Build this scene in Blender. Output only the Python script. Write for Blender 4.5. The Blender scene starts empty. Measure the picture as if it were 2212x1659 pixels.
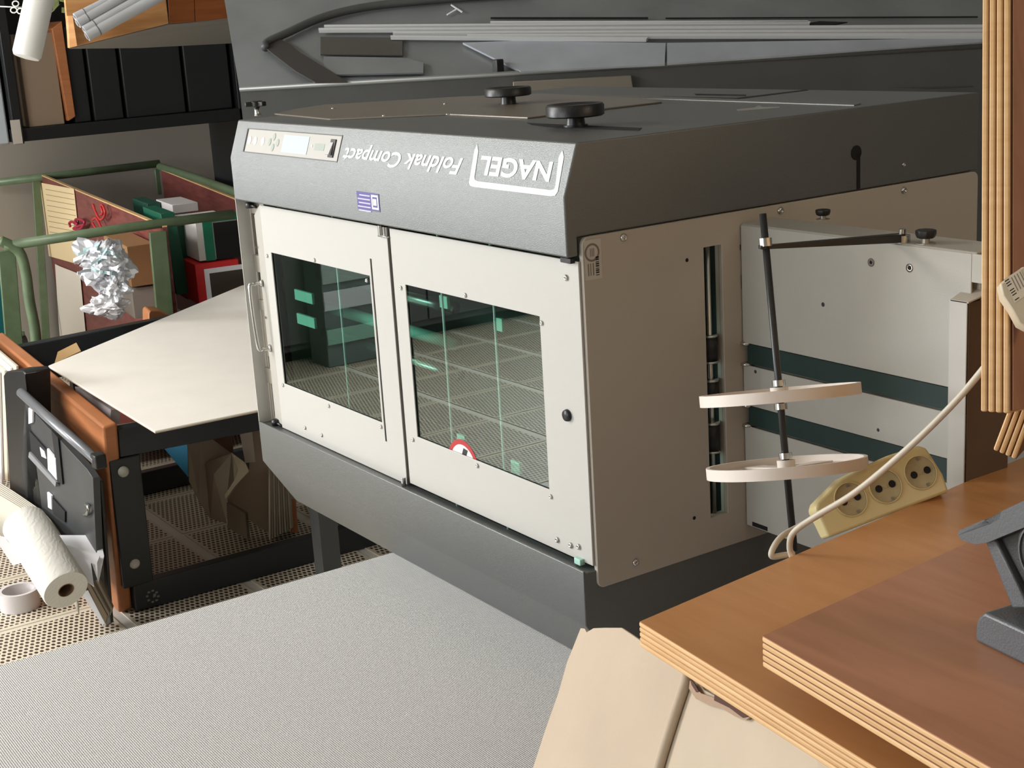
import bpy, bmesh, math, random
from mathutils import Vector as V, Matrix as Mx, noise
random.seed(7)
S = bpy.context.scene
COL = S.collection
# ------------------------------------------------------------------ camera
ROT = Mx(((0.56097,-0.17436,0.80928),(0.82525,0.18798,-0.53154),(-0.05945,0.96657,0.24946)))
ROT = ROT.to_quaternion().to_matrix()
CAM = V((1.6789,-1.2115,1.7540)); FOC = 3143.395
cd = bpy.data.cameras.new('camera'); cam = bpy.data.objects.new('camera', cd); COL.objects.link(cam)
cam.matrix_world = Mx.Translation(CAM) @ ROT.to_4x4()
cd.sensor_fit = 'HORIZONTAL'; cd.sensor_width = 36.0; cd.lens = FOC*36.0/2212; cd.clip_start = .05; cd.clip_end = 60
S.camera = cam
# ------------------------------------------------------------------ world, lights, exposure
W = bpy.data.worlds.new('world'); S.world = W; W.use_nodes = True
bg = W.node_tree.nodes['Background']; bg.inputs[0].default_value = (.80,.90,1,1); bg.inputs[1].default_value = 1.0
S.view_settings.view_transform = 'Standard'; S.view_settings.look = 'None'
S.view_settings.exposure = 0.0; S.view_settings.gamma = 1.0
def area(name, loc, target, sx, sy, power, col):
    l = bpy.data.lights.new(name, 'AREA'); l.shape = 'RECTANGLE'; l.size = sx; l.size_y = sy; l.energy = power; l.color = col
    o = bpy.data.objects.new(name, l); COL.objects.link(o); o.location = loc
    o.rotation_euler = (V(target)-V(loc)).to_track_quat('-Z','Y').to_euler()
    return o
# daylight entering by the two windows of the front wall, an added overhead fill, and warm overhead light further right
area('daylight_window', (-5.6,-4.8,2.15), (-1.5,0,.8), 2.3, 1.4, 330, (.97,.98,1))
area('overhead_fill', (-2.6,-2.2,2.95), (-2.3,-1.2,0), 1.6, 1.2, 150, (1,.97,.93))  # fill light added overhead to brighten level surfaces, no lamp known there
area('daylight_window', (-.3,-4.85,1.75), (-.5,0,.9), 2.2, 1.5, 70, (.97,.98,1))
area('overhead_fill', (2.9,1.0,2.7), (1.2,0,1), 1.0, .5, 14, (1,.84,.66))

# ------------------------------------------------------------------ helpers
def ray(px, py):
    d = ROT @ V(((px-1106)/FOC, -(py-829.5)/FOC, -1)); return d
def at(px, py, ax, val):                      # point where the sight line meets an axis plane of the room
    d = ray(px,py); i = 'xyz'.index(ax); return CAM + d*((val-CAM[i])/d[i])
def atd(px, py, dist): return CAM + ray(px,py).normalized()*dist
def atz(px, py, dep): return CAM + ray(px,py)*dep
def atp(px, py, P0, n):
    d = ray(px,py); return CAM + d*((P0-CAM).dot(n)/d.dot(n))
def lin(c):
    return tuple(((x/255)/12.92 if x/255 <= .04045 else ((x/255+.055)/1.055)**2.4) for x in c)+(1,)
MATS = {}
def mat(name, col, rough=.5, metal=0, bump=0, bscale=200, spec=.5, var=0, vscale=6, coat=0, stretch=None, emis=None):
    if name in MATS: return MATS[name]
    m = bpy.data.materials.new(name); m.use_nodes = True; nt = m.node_tree; N = nt.nodes; L = nt.links
    b = N['Principled BSDF']; b.inputs['Base Color'].default_value = lin(col); b.inputs['Roughness'].default_value = rough
    b.inputs['Metallic'].default_value = metal; b.inputs['Specular IOR Level'].default_value = spec
    b.inputs['Coat Weight'].default_value = coat
    tc = N.new('ShaderNodeTexCoord'); mp = N.new('ShaderNodeMapping'); L.new(tc.outputs['Object'], mp.inputs[0])
    if stretch: mp.inputs['Scale'].default_value = stretch
    if var:
        n = N.new('ShaderNodeTexNoise'); n.inputs['Scale'].default_value = vscale; n.inputs['Detail'].default_value = 5
        L.new(mp.outputs[0], n.inputs['Vector'])
        r = N.new('ShaderNodeMapRange'); r.inputs[1].default_value=.3; r.inputs[2].default_value=.7; r.inputs[3].default_value=1-var; r.inputs[4].default_value=1+var*.6
        L.new(n.outputs[0], r.inputs[0])
        mx = N.new('ShaderNodeMix'); mx.data_type='RGBA'; mx.blend_type='MULTIPLY'; mx.inputs[0].default_value=1
        mx.inputs[6].default_value = lin(col); L.new(r.outputs[0], mx.inputs[7]); L.new(mx.outputs[2], b.inputs['Base Color'])
    if bump:
        n2 = N.new('ShaderNodeTexNoise'); n2.inputs['Scale'].default_value = bscale; n2.inputs['Detail'].default_value = 2
        L.new(tc.outputs['Object'], n2.inputs['Vector'])
        bp = N.new('ShaderNodeBump'); bp.inputs['Strength'].default_value = bump; bp.inputs['Distance'].default_value = .002
        L.new(n2.outputs[0], bp.inputs['Height']); L.new(bp.outputs[0], b.inputs['Normal'])
    if emis:
        b.inputs['Emission Color'].default_value = lin(emis[0]); b.inputs['Emission Strength'].default_value = emis[1]
    MATS[name] = m; return m
def wood(name, c1, c2, scale, stretch, rough=.45, spec=.4, rotz=0):
    m = bpy.data.materials.new(name); m.use_nodes = True; nt = m.node_tree; N = nt.nodes; L = nt.links
    b = N['Principled BSDF']; b.inputs['Roughness'].default_value = rough; b.inputs['Specular IOR Level'].default_value = spec
    tc = N.new('ShaderNodeTexCoord'); mp = N.new('ShaderNodeMapping'); mp.inputs['Scale'].default_value = stretch
    mp.inputs['Rotation'].default_value = (0,0,rotz)
    L.new(tc.outputs['Object'], mp.inputs[0])
    n = N.new('ShaderNodeTexNoise'); n.inputs['Scale'].default_value = scale; n.inputs['Detail'].default_value = 6; n.inputs['Distortion'].default_value=.4
    L.new(mp.outputs[0], n.inputs['Vector'])
    cr = N.new('ShaderNodeValToRGB'); cr.color_ramp.elements[0].position=.32; cr.color_ramp.elements[1].position=.68
    cr.color_ramp.elements[0].color = lin(c1); cr.color_ramp.elements[1].color = lin(c2)
    L.new(n.outputs[0], cr.inputs[0]); L.new(cr.outputs[0], b.inputs['Base Color'])
    MATS[name] = m; return m
def obj(name, bm, m, parent=None, smooth=False, bevel=0, seg=2, ang=35):
    me = bpy.data.meshes.new(name)
    bmesh.ops.remove_doubles(bm, verts=bm.verts, dist=1e-5)
    bmesh.ops.recalc_face_normals(bm, faces=bm.faces)
    bm.to_mesh(me); bm.free()
    o = bpy.data.objects.new(name, me); COL.objects.link(o); me.materials.append(m)
    if parent: 
        o.parent = parent; o.matrix_parent_inverse = Mx.Translation(-parent_loc(parent))
    if bevel:
        md = o.modifiers.new('bevel','BEVEL'); md.width = bevel; md.segments = seg; md.limit_method='ANGLE'; md.angle_limit = math.radians(ang)
    if smooth: me.polygons.foreach_set('use_smooth', [True]*len(me.polygons))
    if smooth == 'auto' or bevel:
        me.polygons.foreach_set('use_smooth', [True]*len(me.polygons))
        me.set_sharp_from_angle(angle=math.radians(40))
    return o
def parent_loc(o):
    return V(o.location) if o.parent is None else V((0,0,0))
def tag(o, label=None, cat=None, group=None, kind=None):
    if label: o['label'] = label
    if cat: o['category'] = cat
    if group: o['group'] = group
    if kind: o['kind'] = kind
    return o
def thing(name, loc, label, cat, group=None):
    o = bpy.data.objects.new(name, None); COL.objects.link(o); o.location = loc; o.empty_display_size = .05
    return tag(o, label, cat, group)
def NB(): return bmesh.new()
def box(bm, lo, hi, M=None):
    c = [(lo[0],lo[1],lo[2]),(hi[0],lo[1],lo[2]),(hi[0],hi[1],lo[2]),(lo[0],hi[1],lo[2]),(lo[0],lo[1],hi[2]),(hi[0],lo[1],hi[2]),(hi[0],hi[1],hi[2]),(lo[0],hi[1],hi[2])]
    return hexa(bm, [ (M @ V(p)) if M else V(p) for p in c])
def hexa(bm, p):
    v = [bm.verts.new(q) for q in p]
    for f in ((0,3,2,1),(4,5,6,7),(0,1,5,4),(1,2,6,5),(2,3,7,6),(3,0,4,7)): bm.faces.new([v[i] for i in f])
    return bm
def slab(bm, pts, off):                        # polygon extruded by off
    off = V(off); a = [bm.verts.new(V(p)) for p in pts]; b = [bm.verts.new(V(p)+off) for p in pts]; n = len(a)
    bm.faces.new(a); bm.faces.new(b[::-1])
    for i in range(n): bm.faces.new((a[i],b[i],b[(i+1)%n],a[(i+1)%n]))
    return bm
def frame_of(d):
    d = d.normalized(); u = d.orthogonal().normalized(); return u, d.cross(u).normalized()
def tube(bm, pts, r, n=12, cap=True):
    pts = [V(p) for p in pts]; rs = r if isinstance(r,(list,tuple)) else [r]*len(pts)
    rings = []; u = None
    for i,p in enumerate(pts):
        t = (pts[min(i+1,len(pts)-1)]-pts[max(i-1,0)]).normalized()
        if u is None: u = t.orthogonal().normalized()
        u = (u - t*u.dot(t)).normalized(); w = t.cross(u)
        rings.append([bm.verts.new(p + (u*math.cos(2*math.pi*k/n)+w*math.sin(2*math.pi*k/n))*rs[i]) for k in range(n)])
    for a,b in zip(rings, rings[1:]):
        for k in range(n): bm.faces.new((a[k],a[(k+1)%n],b[(k+1)%n],b[k]))
    if cap: bm.faces.new(rings[0][::-1]); bm.faces.new(rings[-1])
    return bm
def lathe(bm, prof, origin, axis, n=32):       # prof: list of (radius, height); closed profile if first==last
    origin = V(origin); axis = V(axis).normalized(); u,w = frame_of(axis); rings=[]
    for r,h in prof:
        if r < 1e-6: rings.append([bm.verts.new(origin+axis*h)])
        else: rings.append([bm.verts.new(origin+axis*h+(u*math.cos(2*math.pi*k/n)+w*math.sin(2*math.pi*k/n))*r) for k in range(n)])
    for a,b in zip(rings, rings[1:]):
        for k in range(n):
            if len(a)==1 and len(b)==1: continue
            if len(a)==1: bm.faces.new((a[0],b[k],b[(k+1)%n]))
            elif len(b)==1: bm.faces.new((a[k],a[(k+1)%n],b[0]))
            else: bm.faces.new((a[k],a[(k+1)%n],b[(k+1)%n],b[k]))
    return bm
def spline(pts, n=8):                          # Catmull-Rom
    P = [V(p) for p in pts]; P = [P[0]*2-P[1]]+P+[P[-1]*2-P[-2]]; out=[]
    for i in range(1,len(P)-2):
        for k in range(n):
            t=k/n; a,b,c,d = P[i-1],P[i],P[i+1],P[i+2]
            out.append(.5*((2*b)+(c-a)*t+(2*a-5*b+4*c-d)*t*t+(3*b-a-3*c+d)*t**3))
    out.append(P[-2]); return out
def plate(bm, a0, a1, b0, b1, t0, t1, holes, P):  # plate in (a,b), thickness t0..t1, rectangular holes (a0,a1,b0,b1); P maps (a,b,t) to a point
    A = sorted({a0,a1,*[h[0] for h in holes],*[h[1] for h in holes]}); Bq = sorted({b0,b1,*[h[2] for h in holes],*[h[3] for h in holes]})
    A=[x for x in A if a0<=x<=a1]; Bq=[x for x in Bq if b0<=x<=b1]
    def solid(i,j):
        if i<0 or j<0 or i>=len(A)-1 or j>=len(Bq)-1: return False
        ca=(A[i]+A[i+1])/2; cb=(Bq[j]+Bq[j+1])/2
        return not any(h[0]<ca<h[1] and h[2]<cb<h[3] for h in holes)
    def q(*pts): bm.faces.new([bm.verts.new(P(*p)) for p in pts])
    for i in range(len(A)-1):
        for j in range(len(Bq)-1):
            if not solid(i,j): continue
            x0,x1,y0,y1 = A[i],A[i+1],Bq[j],Bq[j+1]
            q((x0,y0,t0),(x0,y1,t0),(x1,y1,t0),(x1,y0,t0)); q((x0,y0,t1),(x1,y0,t1),(x1,y1,t1),(x0,y1,t1))
            if not solid(i-1,j): q((x0,y0,t0),(x0,y0,t1),(x0,y1,t1),(x0,y1,t0))
            if not solid(i+1,j): q((x1,y0,t0),(x1,y1,t0),(x1,y1,t1),(x1,y0,t1))
            if not solid(i,j-1): q((x0,y0,t0),(x1,y0,t0),(x1,y0,t1),(x0,y0,t1))
            if not solid(i,j+1): q((x0,y1,t0),(x0,y1,t1),(x1,y1,t1),(x1,y1,t0))
    return bm
def rrect(x0,x1,y0,y1,r,n=4):                   # rounded rectangle outline
    out=[]
    for cx,cy,a in ((x1-r,y1-r,0),(x0+r,y1-r,90),(x0+r,y0+r,180),(x1-r,y0+r,270)):
        for k in range(n+1):
            t=math.radians(a+90*k/n); out.append((cx+r*math.cos(t),cy+r*math.sin(t)))
    return out
def text(name, body, origin, ux, uy, width, height, m, parent, shear=0, bold=0, depth=.0004):
    c = bpy.data.curves.new(name,'FONT'); c.body = body; c.size = 1; c.shear = shear; c.offset = bold; c.extrude = 0; c.resolution_u = 4
    t = bpy.data.objects.new(name+'_tmp', c); COL.objects.link(t)
    dg = bpy.context.evaluated_depsgraph_get(); me = bpy.data.meshes.new_from_object(t.evaluated_get(dg)); bpy.data.objects.remove(t); bpy.data.curves.remove(c)
    xs=[v.co.x for v in me.vertices]; ys=[v.co.y for v in me.vertices]
    sx=width/(max(xs)-min(xs)); sy=height/(max(ys)-min(ys)); x0=min(xs); y0=min(ys); origin=V(origin); ux=V(ux).normalized(); uy=V(uy).normalized(); nn=ux.cross(uy)
    for v in me.vertices: v.co = origin+ux*((v.co.x-x0)*sx)+uy*((v.co.y-y0)*sy)+nn*depth
    me.materials.clear(); me.materials.append(m); me.name=name
    o = bpy.data.objects.new(name, me); COL.objects.link(o)
    if parent: o.parent=parent; o.matrix_parent_inverse = Mx.Translation(-parent_loc(parent))
    return o
def screw(parent, p, n, r=.0045, m=None, name='screw'):
    bm=NB(); lathe(bm,[(0,0),(r,0),(r,r*.25),(r*.75,r*.6),(r*.35,r*.7),(r*.3,r*.35),(0,r*.35)],p,n,14); return obj(name,bm,m or STEEL,parent,True)

# ------------------------------------------------------------------ materials
DARK = mat('dark_grey_powder_coat',(116,118,117),.38,.6,.35,900,.5,.10,500)
HEADTOP = mat('head_coat',(100,102,101),.45)
BEIGE = mat('light_grey_enamel',(188,186,180),.42,0,.06,600)
BODY = mat('beige_body_enamel',(180,172,160),.45,0,.06,600)
STEEL = mat('bright_steel',(200,200,196),.25,1)
BLACK = mat('black_plastic',(22,22,22),.4,0,.1,300)
VOID = mat('black_cavity',(8,8,8),.8)
WHITE = mat('white_print',(226,228,222),.5)
PAPER = mat('white_paper',(228,228,232),.8)
CREAM = mat('cream_board',(246,240,230),.7,0,.05,80,var=.03)
BFRAME = mat('black_steel_frame',(38,42,46),.4,0,.15,400)
CARD = mat('brown_cardboard',(190,172,150),.85,0,.25,60,var=.06,vscale=9)
GREEN = mat('green_tube_enamel',(98,116,86),.4,0,.1,200,var=.15,vscale=20)
# wooden veneers
VEN = wood('beech_veneer',(184,130,80),(194,140,90),5,(1,9,3),.36,.5,.15)
VEN2 = wood('red_beech_veneer',(166,114,82),(182,128,96),5,(1,8,3),.34,.5,-.3)
PLYL = wood('light_ply',(214,170,118),(224,184,134),14,(1,1,8),.5)
PLYD = wood('ply_edge',(200,156,106),(214,172,122),14,(1,1,8),.5)

# ------------------------------------------------------------------ room: floor with perforated tiles
fl = NB(); box(fl,(-6.9,-5,-.06),(4.2,3.6,-.003)); floor = obj('floor',fl,mat('joint_grey',(222,218,208),.55)); tag(floor,kind='structure')
def perf_mat():
    m=bpy.data.materials.new('perforated_tile'); m.use_nodes=True; nt=m.node_tree; N=nt.nodes; L=nt.links; b=N['Principled BSDF']
    b.inputs['Roughness'].default_value=.5
    tc=N.new('ShaderNodeTexCoord'); sp=N.new('ShaderNodeSeparateXYZ'); L.new(tc.outputs['Object'],sp.inputs[0])
    def mth(op,a,bv=None,c=None):
        n=N.new('ShaderNodeMath'); n.operation=op
        for i,x in enumerate((a,bv,c)):
            if x is None: continue
            if isinstance(x,(int,float)): n.inputs[i].default_value=x
            else: L.new(x,n.inputs[i])
        return n.outputs[0]
    px,py=.0230,.0165
    row=mth('FLOOR',mth('DIVIDE',sp.outputs[0],px))
    odd=mth('MULTIPLY',mth('ABSOLUTE',mth('MODULO',row,2)),.5)
    fy=mth('ADD',mth('DIVIDE',sp.outputs[1],py),odd)
    fx=mth('DIVIDE',sp.outputs[0],px)
    dx=mth('MULTIPLY',mth('SUBTRACT',mth('FRACT',fx),.5),px); dy=mth('MULTIPLY',mth('SUBTRACT',mth('FRACT',fy),.5),py)
    d=mth('SQRT',mth('ADD',mth('POWER',mth('DIVIDE',dx,.0082),2),mth('POWER',mth('DIVIDE',dy,.0056),2)))
    hole=mth('LESS_THAN',d,1)
    inx=mth('LESS_THAN',mth('ABSOLUTE',sp.outputs[0]),.197); iny=mth('LESS_THAN',mth('ABSOLUTE',sp.outputs[1]),.185)
    h=mth('MULTIPLY',mth('MULTIPLY',hole,inx),iny)
    mx=N.new('ShaderNodeMix'); mx.data_type='RGBA'; L.new(h,mx.inputs[0]); mx.inputs[6].default_value=lin((214,204,184)); mx.inputs[7].default_value=lin((66,50,36))
    L.new(mx.outputs[2],b.inputs['Base Color']); 
    return m
PERF=perf_mat()
tb=NB(); slab(tb,[(x,y,-.003) for x,y in rrect(-.2145,.2145,-.195,.195,.008)],(0,0,.003)); 
tme=bpy.data.meshes.new('floor_tile'); bmesh.ops.recalc_face_normals(tb,faces=tb.faces); tb.to_mesh(tme); tb.free(); tme.materials.append(PERF)
TX,TY=.4405,.424
nt_=0
for i in range(-15,5):
    for j in range(-11,5):
        cx=-3.337+TX*i+4*TX-4*TX; cy=.262+TY*j
        if cx<-6.65 or cx>-.5 or cy<-4.4 or cy>1.6: continue
        if cx>-2.6+.35*(cy+1.2) and cy<-1.2 and cy>-9: continue
        o=bpy.data.objects.new('floor_tile',tme); COL.objects.link(o); o.location=(cx,cy,0); o.parent=floor; nt_+=1
# walls and ceiling
WALLM=mat('wall_paint',(168,160,148),.8,0,.05,80)
CEILM=mat('ceiling_paint',(205,203,198),.9)
def wall(name,lo,hi,m=WALLM): b=NB(); box(b,lo,hi); return tag(obj(name,b,m),kind='structure')
wall('wall_left',(-7.0,-5.1,0),(-6.9,3.7,3))
wall('wall_back',(-6.9,3.6,0),(4.3,3.7,3),mat('back_paint',(120,120,118),.8))
wall('wall_right',(4.2,-5.1,0),(4.3,3.6,3))
wall('ceiling',(-7.0,-5.1,3),(4.3,3.7,3.1),CEILM)
b=NB(); plate(b,-6.9,4.2,0,3,0,.1,[(-6.8,-4.4,.95,2.85),(-1.5,.9,.95,2.85)],lambda a,c,t:V((a,-5-t,c))); tag(obj('wall_front',b,WALLM),kind='structure')
FRM=mat('window_white',(220,220,215),.4)
def glassmat(name,tint,ior,rough=0.0):
    m=bpy.data.materials.new(name); m.use_nodes=True; nt=m.node_tree; N=nt.nodes; L=nt.links
    for n in list(N): N.remove(n)
    out=N.new('ShaderNodeOutputMaterial'); tr=N.new('ShaderNodeBsdfTransparent'); tr.inputs[0].default_value=tint
    gl=N.new('ShaderNodeBsdfGlossy'); gl.inputs['Roughness'].default_value=rough; gl.inputs['Color'].default_value=(.88,.97,.93,1)
    fr=N.new('ShaderNodeFresnel'); fr.inputs[0].default_value=ior; mx=N.new('ShaderNodeMixShader')
    ge=N.new('ShaderNodeNewGeometry'); mm=N.new('ShaderNodeMath'); mm.operation='SUBTRACT'; mm.use_clamp=True; L.new(fr.outputs[0],mm.inputs[0]); L.new(ge.outputs['Backfacing'],mm.inputs[1]); L.new(mm.outputs[0],mx.inputs[0]); L.new(tr.outputs[0],mx.inputs[1]); L.new(gl.outputs[0],mx.inputs[2]); L.new(mx.outputs[0],out.inputs[0]); return m
WGL=glassmat('window_glass',(.95,.97,.97,1),1.45)
for k,(x0,x1) in enumerate(((-6.8,-4.4),(-1.5,.9))):
    b=NB(); plate(b,x0,x1,.95,2.85,.02,.07,[(x0+.05,(x0+x1)/2-.03,1.0,2.8),((x0+x1)/2+.03,x1-.05,1.0,2.8)],lambda a,c,t:V((a,-5-t,c)))
    w=tag(obj('window_%d'%(k+1),b,FRM,bevel=.004),kind='structure')
    b=NB(); box(b,(x0+.04,-5.05,.99),(x1-.04,-5.046,2.81)); obj('pane',b,WGL,w)
# dark low cupboard along the left wall, seen mirrored in the machine glass
c=thing('storage_cupboard',(-5.6,-2.8,0),'long dark grey cupboard, seen only mirrored in the glass doors of the machine','cupboard')
b=NB(); box(b,(-6.28,-4.6,.06),(-5.25,-.9,1.0)); obj('body',b,mat('cupboard_grey',(90,92,94),.5),c,bevel=.006)
b=NB(); box(b,(-6.29,-4.63,1.0),(-5.22,-.88,1.03)); obj('top',b,mat('cupboard_top',(150,160,165),.35),c,bevel=.004)
for k in range(6):
    y0=-4.58+k*.61; b=NB(); box(b,(-5.25,y0,.10),(-5.232,y0+.60,.97)); d=obj('door',b,mat('cupboard_door',(104,106,108),.5),c,bevel=.003)
    b=NB(); tube(b,[(-5.232,y0+.5,.7),(-5.20,y0+.5,.7),(-5.20,y0+.5,.82),(-5.232,y0+.5,.82)],.006,8); obj('handle',b,STEEL,d,True)
b=NB(); box(b,(-6.27,-4.55,0),(-5.3,-.95,.06)); obj('plinth',b,BLACK,c)

# ------------------------------------------------------------------ white textured table under the machine
def weave():
    m=mat('embossed_white_laminate',(214,213,211),.5); nt=m.node_tree; N=nt.nodes; L=nt.links; b=N['Principled BSDF']
    tc=N.new('ShaderNodeTexCoord'); mp=N.new('ShaderNodeMapping'); mp.inputs['Rotation'].default_value=(0,0,.0); L.new(tc.outputs['Object'],mp.inputs[0])
    w1=N.new('ShaderNodeTexWave'); w1.bands_direction='X'; w1.inputs['Scale'].default_value=95; w1.inputs['Distortion'].default_value=.6
    w2=N.new('ShaderNodeTexWave'); w2.bands_direction='Y'; w2.inputs['Scale'].default_value=95; w2.inputs['Distortion'].default_value=.6
    n=N.new('ShaderNodeTexNoise'); n.inputs['Scale'].default_value=260
    for x in (w1,w2,n): L.new(mp.outputs[0],x.inputs['Vector'])
    a=N.new('ShaderNodeMath'); a.operation='ADD'; L.new(w1.outputs[1],a.inputs[0]); L.new(w2.outputs[1],a.inputs[1])
    a2=N.new('ShaderNodeMath'); a2.operation='ADD'; L.new(a.outputs[0],a2.inputs[0]); L.new(n.outputs[0],a2.inputs[1])
    bp=N.new('ShaderNodeBump'); bp.inputs['Strength'].default_value=.7; bp.inputs['Distance'].default_value=.0012
    L.new(a2.outputs[0],bp.inputs['Height']); L.new(bp.outputs[0],b.inputs['Normal'])
    mr=N.new('ShaderNodeMapRange'); mr.inputs[1].default_value=0; mr.inputs[2].default_value=3; mr.inputs[3].default_value=.86; mr.inputs[4].default_value=1.04; L.new(a2.outputs[0],mr.inputs[0])
    mx=N.new('ShaderNodeMix'); mx.data_type='RGBA'; mx.blend_type='MULTIPLY'; mx.inputs[0].default_value=1; mx.inputs[6].default_value=lin((216,215,213)); L.new(mr.outputs[0],mx.inputs[7]); L.new(mx.outputs[2],b.inputs['Base Color'])
    return m
T=thing('work_table',(0,-.3,0),'light grey work table with an embossed woven top, carrying the folding machine','table')
b=NB(); slab(b,[(x,y,.692) for x,y in rrect(-.744,.97,-1.3,.93,.012)],(0,0,.028)); obj('table_top',b,weave(),T,bevel=.003)
for x in (-.15,.9):
    for y in (-1.2,.85): b=NB(); box(b,(x-.025,y-.025,0),(x+.025,y+.025,.692)); obj('leg',b,BFRAME,T,bevel=.003)

# ------------------------------------------------------------------ the folding machine
Z=.72; LN=1.1749; DP=.899
zt,zf,zh,zb,zg,zs,zp=Z+.844,Z+.769,Z+.6819,Z+.1994,Z+.110,Z+.7095,Z+.166
MC=thing('booklet_folding_machine',(-LN/2,.37,Z),'large grey booklet folding machine with glazed doors and black adjusting knobs on top','machine')
XX=(-LN,0)
b=NB(); slab(b,[(0,y,z) for y,z in ((0,zh),(0,zf),(.0266,zt),(DP,zt),(DP,zs),(.02,zs),(.02,zh))],(-LN,0,0))
head=obj('head_cover',b,DARK,MC,bevel=.0025)
b=NB(); slab(b,[(0,y,z) for y,z in ((0,zb),(0,zg),(.07,Z),(DP-.02,Z),(DP-.02,zp+.01),(.03,zp+.01),(.03,zb-.004),(.006,zb-.004),(.004,zb))],(-LN,0,0))
obj('base_trough',b,DARK,MC,bevel=.0015)
# body shell: left, back, middle
b=NB()
plate(b,.03,DP-.01,zp+.012,zs-.002,-.004,-.012,[(.255,.292,.943,1.382)],lambda a,c,t:V((t,a,c)))   # right wall with the feed slot
box(b,(-LN,.03,zp+.012),(-LN+.008,DP-.01,zs-.002)); box(b,(-LN+.008,DP-.018,zp+.012),(-.012,DP-.01,zs-.002))
obj('body_shell',b,BODY,MC)
b=NB(); plate(b,.0245,DP-.004,zp,zs-.001,0.0044,-.004,[(.255,.292,.943,1.382)],lambda a,c,t:V((t,a,c)))
bmesh.ops.remove_doubles(b,verts=b.verts,dist=1e-5)
ce=[e for e in b.edges if abs(e.verts[0].co.x-e.verts[1].co.x)>.005 and all((abs(v.co.y-.0245)<1e-4 or abs(v.co.y-DP+.004)<1e-4) and (abs(v.co.z-zp)<1e-4 or abs(v.co.z-zs+.001)<1e-4) for v in e.verts)]
bmesh.ops.bevel(b,geom=ce,offset=.012,segments=5,affect='EDGES',profile=.5)
sp=obj('side_panel',b,BODY,MC,bevel=.001)
# feed slot innards
b=NB(); box(b,(-.12,.22,.90),(-.10,.36,1.42)); obj('slot_cavity',b,VOID,MC)
b=NB(); tube(b,[(-.012,.276,.93),(-.012,.276,1.40)],.0045,14); obj('feed_shaft',b,STEEL,MC,True)
b=NB(); box(b,(-.03,.256,.93),(-.02,.2655,1.33)); obj('guide_strip',b,mat('guide_grey',(120,122,118),.5,.3),MC)
for z0,z1 in ((1.196,1.238),(1.128,1.166),(1.048,1.095)):
    b=NB(); tube(b,[(-.012,.276,z0),(-.012,.276,z1)],.0125,16); r_=obj('roller',b,BLACK,MC,True)
    for zz in (z0,z1): b=NB(); tube(b,[(-.012,.276,zz-.0015),(-.012,.276,zz+.0015)],.0138,16); obj('ring',b,STEEL,r_,True)
# doors
DY=.02
def P_door(a,c,t): return V((a,DY+t,c))
dl=NB(); plate(dl,-1.0975,-.5665,.917,1.394,0,.0025,[(-1.064,-.644,1.02,1.2985),(-.6375,-.6315,.985,1.331)],P_door)
b=NB(); box(b,(-.640,DY+.004,.98),(-.6285,DY+.012,1.335)); obj('slot_shade',b,VOID,MC)  # black strip added so the slot looks dark inside
door_l=obj('door',dl,BEIGE,MC,bevel=.0006); door_l['label']='left glazed door with the chrome pull handle'
dr=NB(); plate(dr,-.5555,-.0015,.923,1.3935,0,.0025,[(-.5145,-.1075,1.02,1.298)],P_door)
door_r=obj('door',dr,BEIGE,MC,bevel=.0006); door_r['label']='right glazed door with a black button'
b=NB(); slab(b,[V((-1.0975,DY,.917)),V((-1.0975,DY,1.394)),V((-1.146,.0275,1.368)),V((-1.146,.0275,.925))],(.0004,.002,0)); obj('return_flange',b,mat('shaded_enamel',(176,173,164),.42),door_l,bevel=.0005)  # enamel colour darkened for the shade on the angled flange
for q in ((554,534),(574,686)):
    p=at(*q,'y',.0235); b=NB(); lathe(b,[(0,0),(.003,0),(.003,.0006),(0,.0008)],p,(-.15,-1,0),12); obj('flange_rivet',b,mat('rivet_dark',(60,58,56),.5),door_l)
b=NB(); box(b,(-.0035,DY+.0025,.923),(-.0015,.0235,1.3935)); obj('return_flange',b,BEIGE,door_r)
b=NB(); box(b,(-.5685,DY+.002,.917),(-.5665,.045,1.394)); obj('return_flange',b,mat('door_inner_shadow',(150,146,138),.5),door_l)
ROD_G=mat('pale_rod',(150,178,168),.5)
GL=glassmat('tinted_safety_glass',(.66,.82,.77,1),2.2)
b=NB(); box(b,(-1.076,DY+.0036,1.008),(-.642,DY+.008,1.31)); obj('glass_pane',b,GL,door_l)
b=NB(); box(b,(-.526,DY+.0036,1.008),(-.096,DY+.008,1.31)); obj('glass_pane',b,GL,door_r)
def dscr(px,py,par,r=.0042): p=at(px,py,'y',DY); screw(par,p,(0,-1,0),r)
for q in ((578,553),(680,562),(793,606),(612,832),(711,877),(824,922),(660,924),(696,940)): dscr(*q,door_l)
for q in ((867,622),(1006,638),(1171,698),(893,950),(1032,1006),(1191,1073),(1224,600),(1205,1166),(1234,1178),(1251,1181)): dscr(*q,door_r,.005 if q[1]>1160 or q[0]==1224 else .0042)
p=at(1227,897,'y',DY); b=NB(); lathe(b,[(0,0),(.0095,0),(.0095,.002),(.0085,.005),(0,.0056)],p,(0,-1,0),24); obj('button',b,BLACK,door_r,True)
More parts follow.
